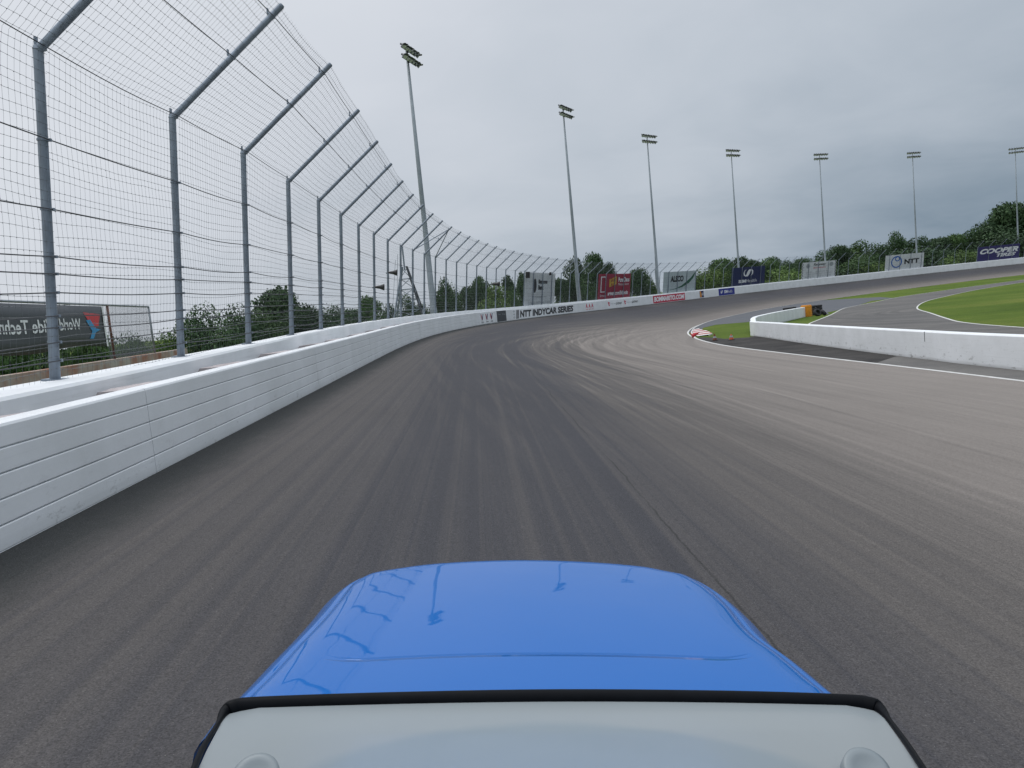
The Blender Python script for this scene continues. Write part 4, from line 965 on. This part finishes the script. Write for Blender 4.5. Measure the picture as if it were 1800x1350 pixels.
def paint_fn(t, b):
    c = t.nodes.new('ShaderNodeTexCoord').outputs['Object']
    n_ = noise(t, c, 900, 1, .5); col = mixc(t, n_, (.0005, .098, .36), (.001, .118, .43)); t.links.new(col, b.inputs['Base Color'])
    sp = t.nodes.new('ShaderNodeSeparateXYZ'); t.links.new(c, sp.inputs[0])
    ax_ = mth(t, 'ABSOLUTE', sp.outputs[0]); ox = mth(t, 'MAXIMUM', mth(t, 'SUBTRACT', ax_, .46), 0.0)
    yy = mth(t, 'SUBTRACT', mth(t, 'SUBTRACT', sp.outputs[1], YC), mth(t, 'MULTIPLY', mth(t, 'MULTIPLY', ox, ox), 2.6))
    gv = ramp(t, mth(t, 'ABSOLUTE', yy), [(.001, 0.0), (.012, 1.0)]); en = ramp(t, ax_, [(.50, 0.0), (.58, 1.0)])
    gh = mth(t, 'MAXIMUM', gv, en)
    b1 = t.nodes.new('ShaderNodeBump'); b1.inputs['Strength'].default_value = .9; b1.inputs['Distance'].default_value = .008; t.links.new(gh, b1.inputs['Height'])
    b2 = t.nodes.new('ShaderNodeBump'); b2.inputs['Strength'].default_value = .22; b2.inputs['Distance'].default_value = .01; t.links.new(noise(t, c, 3.2, 2, .4), b2.inputs['Height']); t.links.new(b1.outputs[0], b2.inputs['Normal'])
    t.links.new(b2.outputs[0], b.inputs['Normal']); t.links.new(b2.outputs[0], b.inputs['Coat Normal'])
    b.inputs['Coat Roughness'].default_value = .025; b.inputs['Coat IOR'].default_value = 1.47
m_paint = mat('blue_paint', (.03, .17, .55), .5, 0, .8, fn=paint_fn, spec=.05)
m_seal = mat('black_rubber_seal', (.004, .005, .007), .5, fn=vary(30, .3), spec=.06)
ga, gb, gc = (vun(*q) for q in ((555, 1350, ZH + .27), (1000, 1268, ZH + .14), (1445, 1350, ZH + .27)))
gr = ((gc.x - ga.x) / 2) * 1.02; gcx = (ga.x + gc.x) / 2
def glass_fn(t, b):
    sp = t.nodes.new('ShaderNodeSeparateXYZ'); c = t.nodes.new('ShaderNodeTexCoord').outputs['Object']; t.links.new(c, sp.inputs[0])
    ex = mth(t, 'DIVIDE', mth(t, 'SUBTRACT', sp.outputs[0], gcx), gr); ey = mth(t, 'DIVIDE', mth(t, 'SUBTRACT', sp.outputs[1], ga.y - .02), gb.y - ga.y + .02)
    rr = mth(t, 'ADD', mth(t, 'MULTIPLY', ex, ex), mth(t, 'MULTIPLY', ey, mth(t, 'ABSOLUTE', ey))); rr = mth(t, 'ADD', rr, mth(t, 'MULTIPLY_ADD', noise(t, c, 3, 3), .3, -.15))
    refl_arc = ramp(t, rr, [(.80, 0.0), (1.04, 1.0)]); st = noise(t, c, 9, 5, .65)  # reflection painted into the glass colour: darker inside the arc, paler outside
    col = mixc(t, refl_arc, (.235, .285, .315), (.290, .325, .340)); col = mixc(t, mth(t, 'MULTIPLY', st, .25), col, (.27, .31, .33)); t.links.new(col, b.inputs['Base Color'])
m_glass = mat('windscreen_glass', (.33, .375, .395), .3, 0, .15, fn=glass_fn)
m_mount = mat('mount_rubber', (.185, .215, .23), .45); m_ltgrey = mat('roof_paint', (.5, .52, .53), .4, 0, .3)
mb = MB(); mb.grid(rows); hood = mb.build('bonnet', m_paint, car, smooth=True)
bm = bmesh.new(); bm.from_mesh(hood.data); bmesh.ops.remove_doubles(bm, verts=bm.verts, dist=.0008); bmesh.ops.recalc_face_normals(bm, faces=bm.faces)
if sum(f_.normal.z * f_.calc_area() for f_ in bm.faces) < 0: bmesh.ops.reverse_faces(bm, faces=bm.faces)
bm.to_mesh(hood.data); bm.free()
# cowl deck behind the bonnet and the body below it
rows = []
for i, p in enumerate(ol):
    e = Vector(rows[0][0]) if False else None
    out = (Vector((p.x, p.y, 0)) - Vector((0, rear_y + .3, 0))).normalized(); z1 = ZH - .12
    rows.append([Vector((p.x + out.x * a, p.y + out.y * a, z)) for a, z in ((.0, z1 + .0), (.012, z1 - .09), (.03, z1 - .2), (.05, .42), (.04, .26), (.0, .18))])
for side, first_ in ((0, True), (-1, False)):
    base = rows[side]; ext = []
    for yy in (.9, -.6, -2.2): ext.append([Vector((v.x * (1 + .05 * (k > 1)), yy, v.z)) for k, v in enumerate(base)])
    rows = (ext[::-1] + rows) if first_ else (rows + ext)
mb = MB(); mb.grid(rows); mb.build('body', m_paint, car, smooth=True)
for sx in (-1, 1):
    for yy in (2.25, -1.4):
        mb = MB(); m4 = Matrix.Translation((sx * .66, yy, .31)) @ Matrix.Rotation(R(90), 4, 'Y'); mb.lathe([(.0, -.09), (.19, -.09), (.20, -.10), (.30, -.10), (.31, -.07), (.31, .07), (.30, .10), (.20, .10), (.19, .08), (.0, .05)], m4, 24); mb.build('wheel', m_rub, car, auto=40)
    mb = MB(); m4 = Matrix.Translation((sx * .47, 2.98, .60)) @ Matrix.Rotation(R(-90), 4, 'X'); mb.lathe([(.11, 0), (.115, .03), (.10, .05), (.0, .07)], m4, 20); mb.build('headlight', m_lens, car, smooth=True)
# black rubber strip along the foot of the windscreen
ZS = .90
sl = [(352, 1352), (372, 1306), (396, 1268), (408, 1247), (425, 1238), (470, 1233), (700, 1226), (1000, 1222), (1300, 1226), (1500, 1233), (1545, 1238), (1563, 1247), (1580, 1266), (1610, 1306), (1640, 1352)]
def wz(py): return ZS + max(0, (py - 1250)) / 100 * .16
seal = [vun(a, b + 4, wz(b) if b > 1250 else ZS) for a, b in sl]
seal = [seal[0] + (seal[0] - seal[1]) * 1.5] + seal + [seal[-1] + (seal[-1] - seal[-2]) * 1.5]
sp_ = []
for i in range(1, len(seal) - 2):
    a, b, c, d = seal[i - 1:i + 3]
    for k in range(5):
        t = k / 5; sp_.append(.5 * ((2 * b) + (c - a) * t + (2 * a - 5 * b + 4 * c - d) * t * t + (3 * b - a - 3 * c + d) * t ** 3))
sp_ = [seal[0]] + sp_ + [seal[-2], seal[-1]]
mb = MB(); nsl = len(sp_)
rad = [.0055 + .0130 * min(1, max(0, (min(i / nsl, 1 - i / nsl) - .17) / .10)) for i in range(nsl)]
mb.tube(sp_, rad, 14); mb.build('rubber_strip', m_seal, car, smooth=True)
# windscreen rising from the strip towards the roof
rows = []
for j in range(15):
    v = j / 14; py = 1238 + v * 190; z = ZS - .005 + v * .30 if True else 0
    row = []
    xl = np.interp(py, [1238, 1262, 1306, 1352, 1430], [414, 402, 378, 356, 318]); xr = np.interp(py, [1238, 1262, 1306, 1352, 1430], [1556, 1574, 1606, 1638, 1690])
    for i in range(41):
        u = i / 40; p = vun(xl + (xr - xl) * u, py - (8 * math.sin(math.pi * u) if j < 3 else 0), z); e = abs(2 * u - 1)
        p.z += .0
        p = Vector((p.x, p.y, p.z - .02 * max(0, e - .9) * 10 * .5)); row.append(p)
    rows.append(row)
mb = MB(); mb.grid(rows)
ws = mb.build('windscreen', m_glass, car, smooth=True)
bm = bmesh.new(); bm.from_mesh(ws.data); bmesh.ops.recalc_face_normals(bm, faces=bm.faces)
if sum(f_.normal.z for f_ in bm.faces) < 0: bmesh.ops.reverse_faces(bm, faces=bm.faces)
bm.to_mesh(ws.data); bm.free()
top = rows[-1]
for sx, px_, py_ in ((-1, 462, 1362), (1, 1540, 1356)):
    c_ = vun(px_, py_, ZS + (py_ - 1238) / 190 * .30 + .0)
    mb = MB(); mb.lathe([(.036, -.02), (.036, -.001), (.030, .001), (.023, .001), (.019, -.001), (.0, -.002)], Matrix.Translation(c_ + Vector((0, 0, .002))) @ Matrix.Rotation(R(30), 4, 'X'), 28); mb.build('round_mount', m_mount, car, smooth=True)
mb = MB(); rr_ = [top] + [[Vector((v.x * (1 + .03 * j), v.y - dy, v.z + dz)) for v in top] for j, (dy, dz) in enumerate(((.03, .03), (.10, .06), (.5, .10), (1.4, .08)))]
mb.grid(rr_); mb.build('roof', m_ltgrey, car, smooth=True)
# small white mark on the nose of the bonnet
nz = vun(919, 979, ZH + .0); nz.y = max(p.y for p in ol) - .03; nz.z = hood_z(nz.x, nz.y, odist(nz.x, nz.y)); mb = MB(); mb.box((nz.x, nz.y, nz.z + .002), (.010, .010, .006)); mb.build('nose_sticker', m_lt, car)
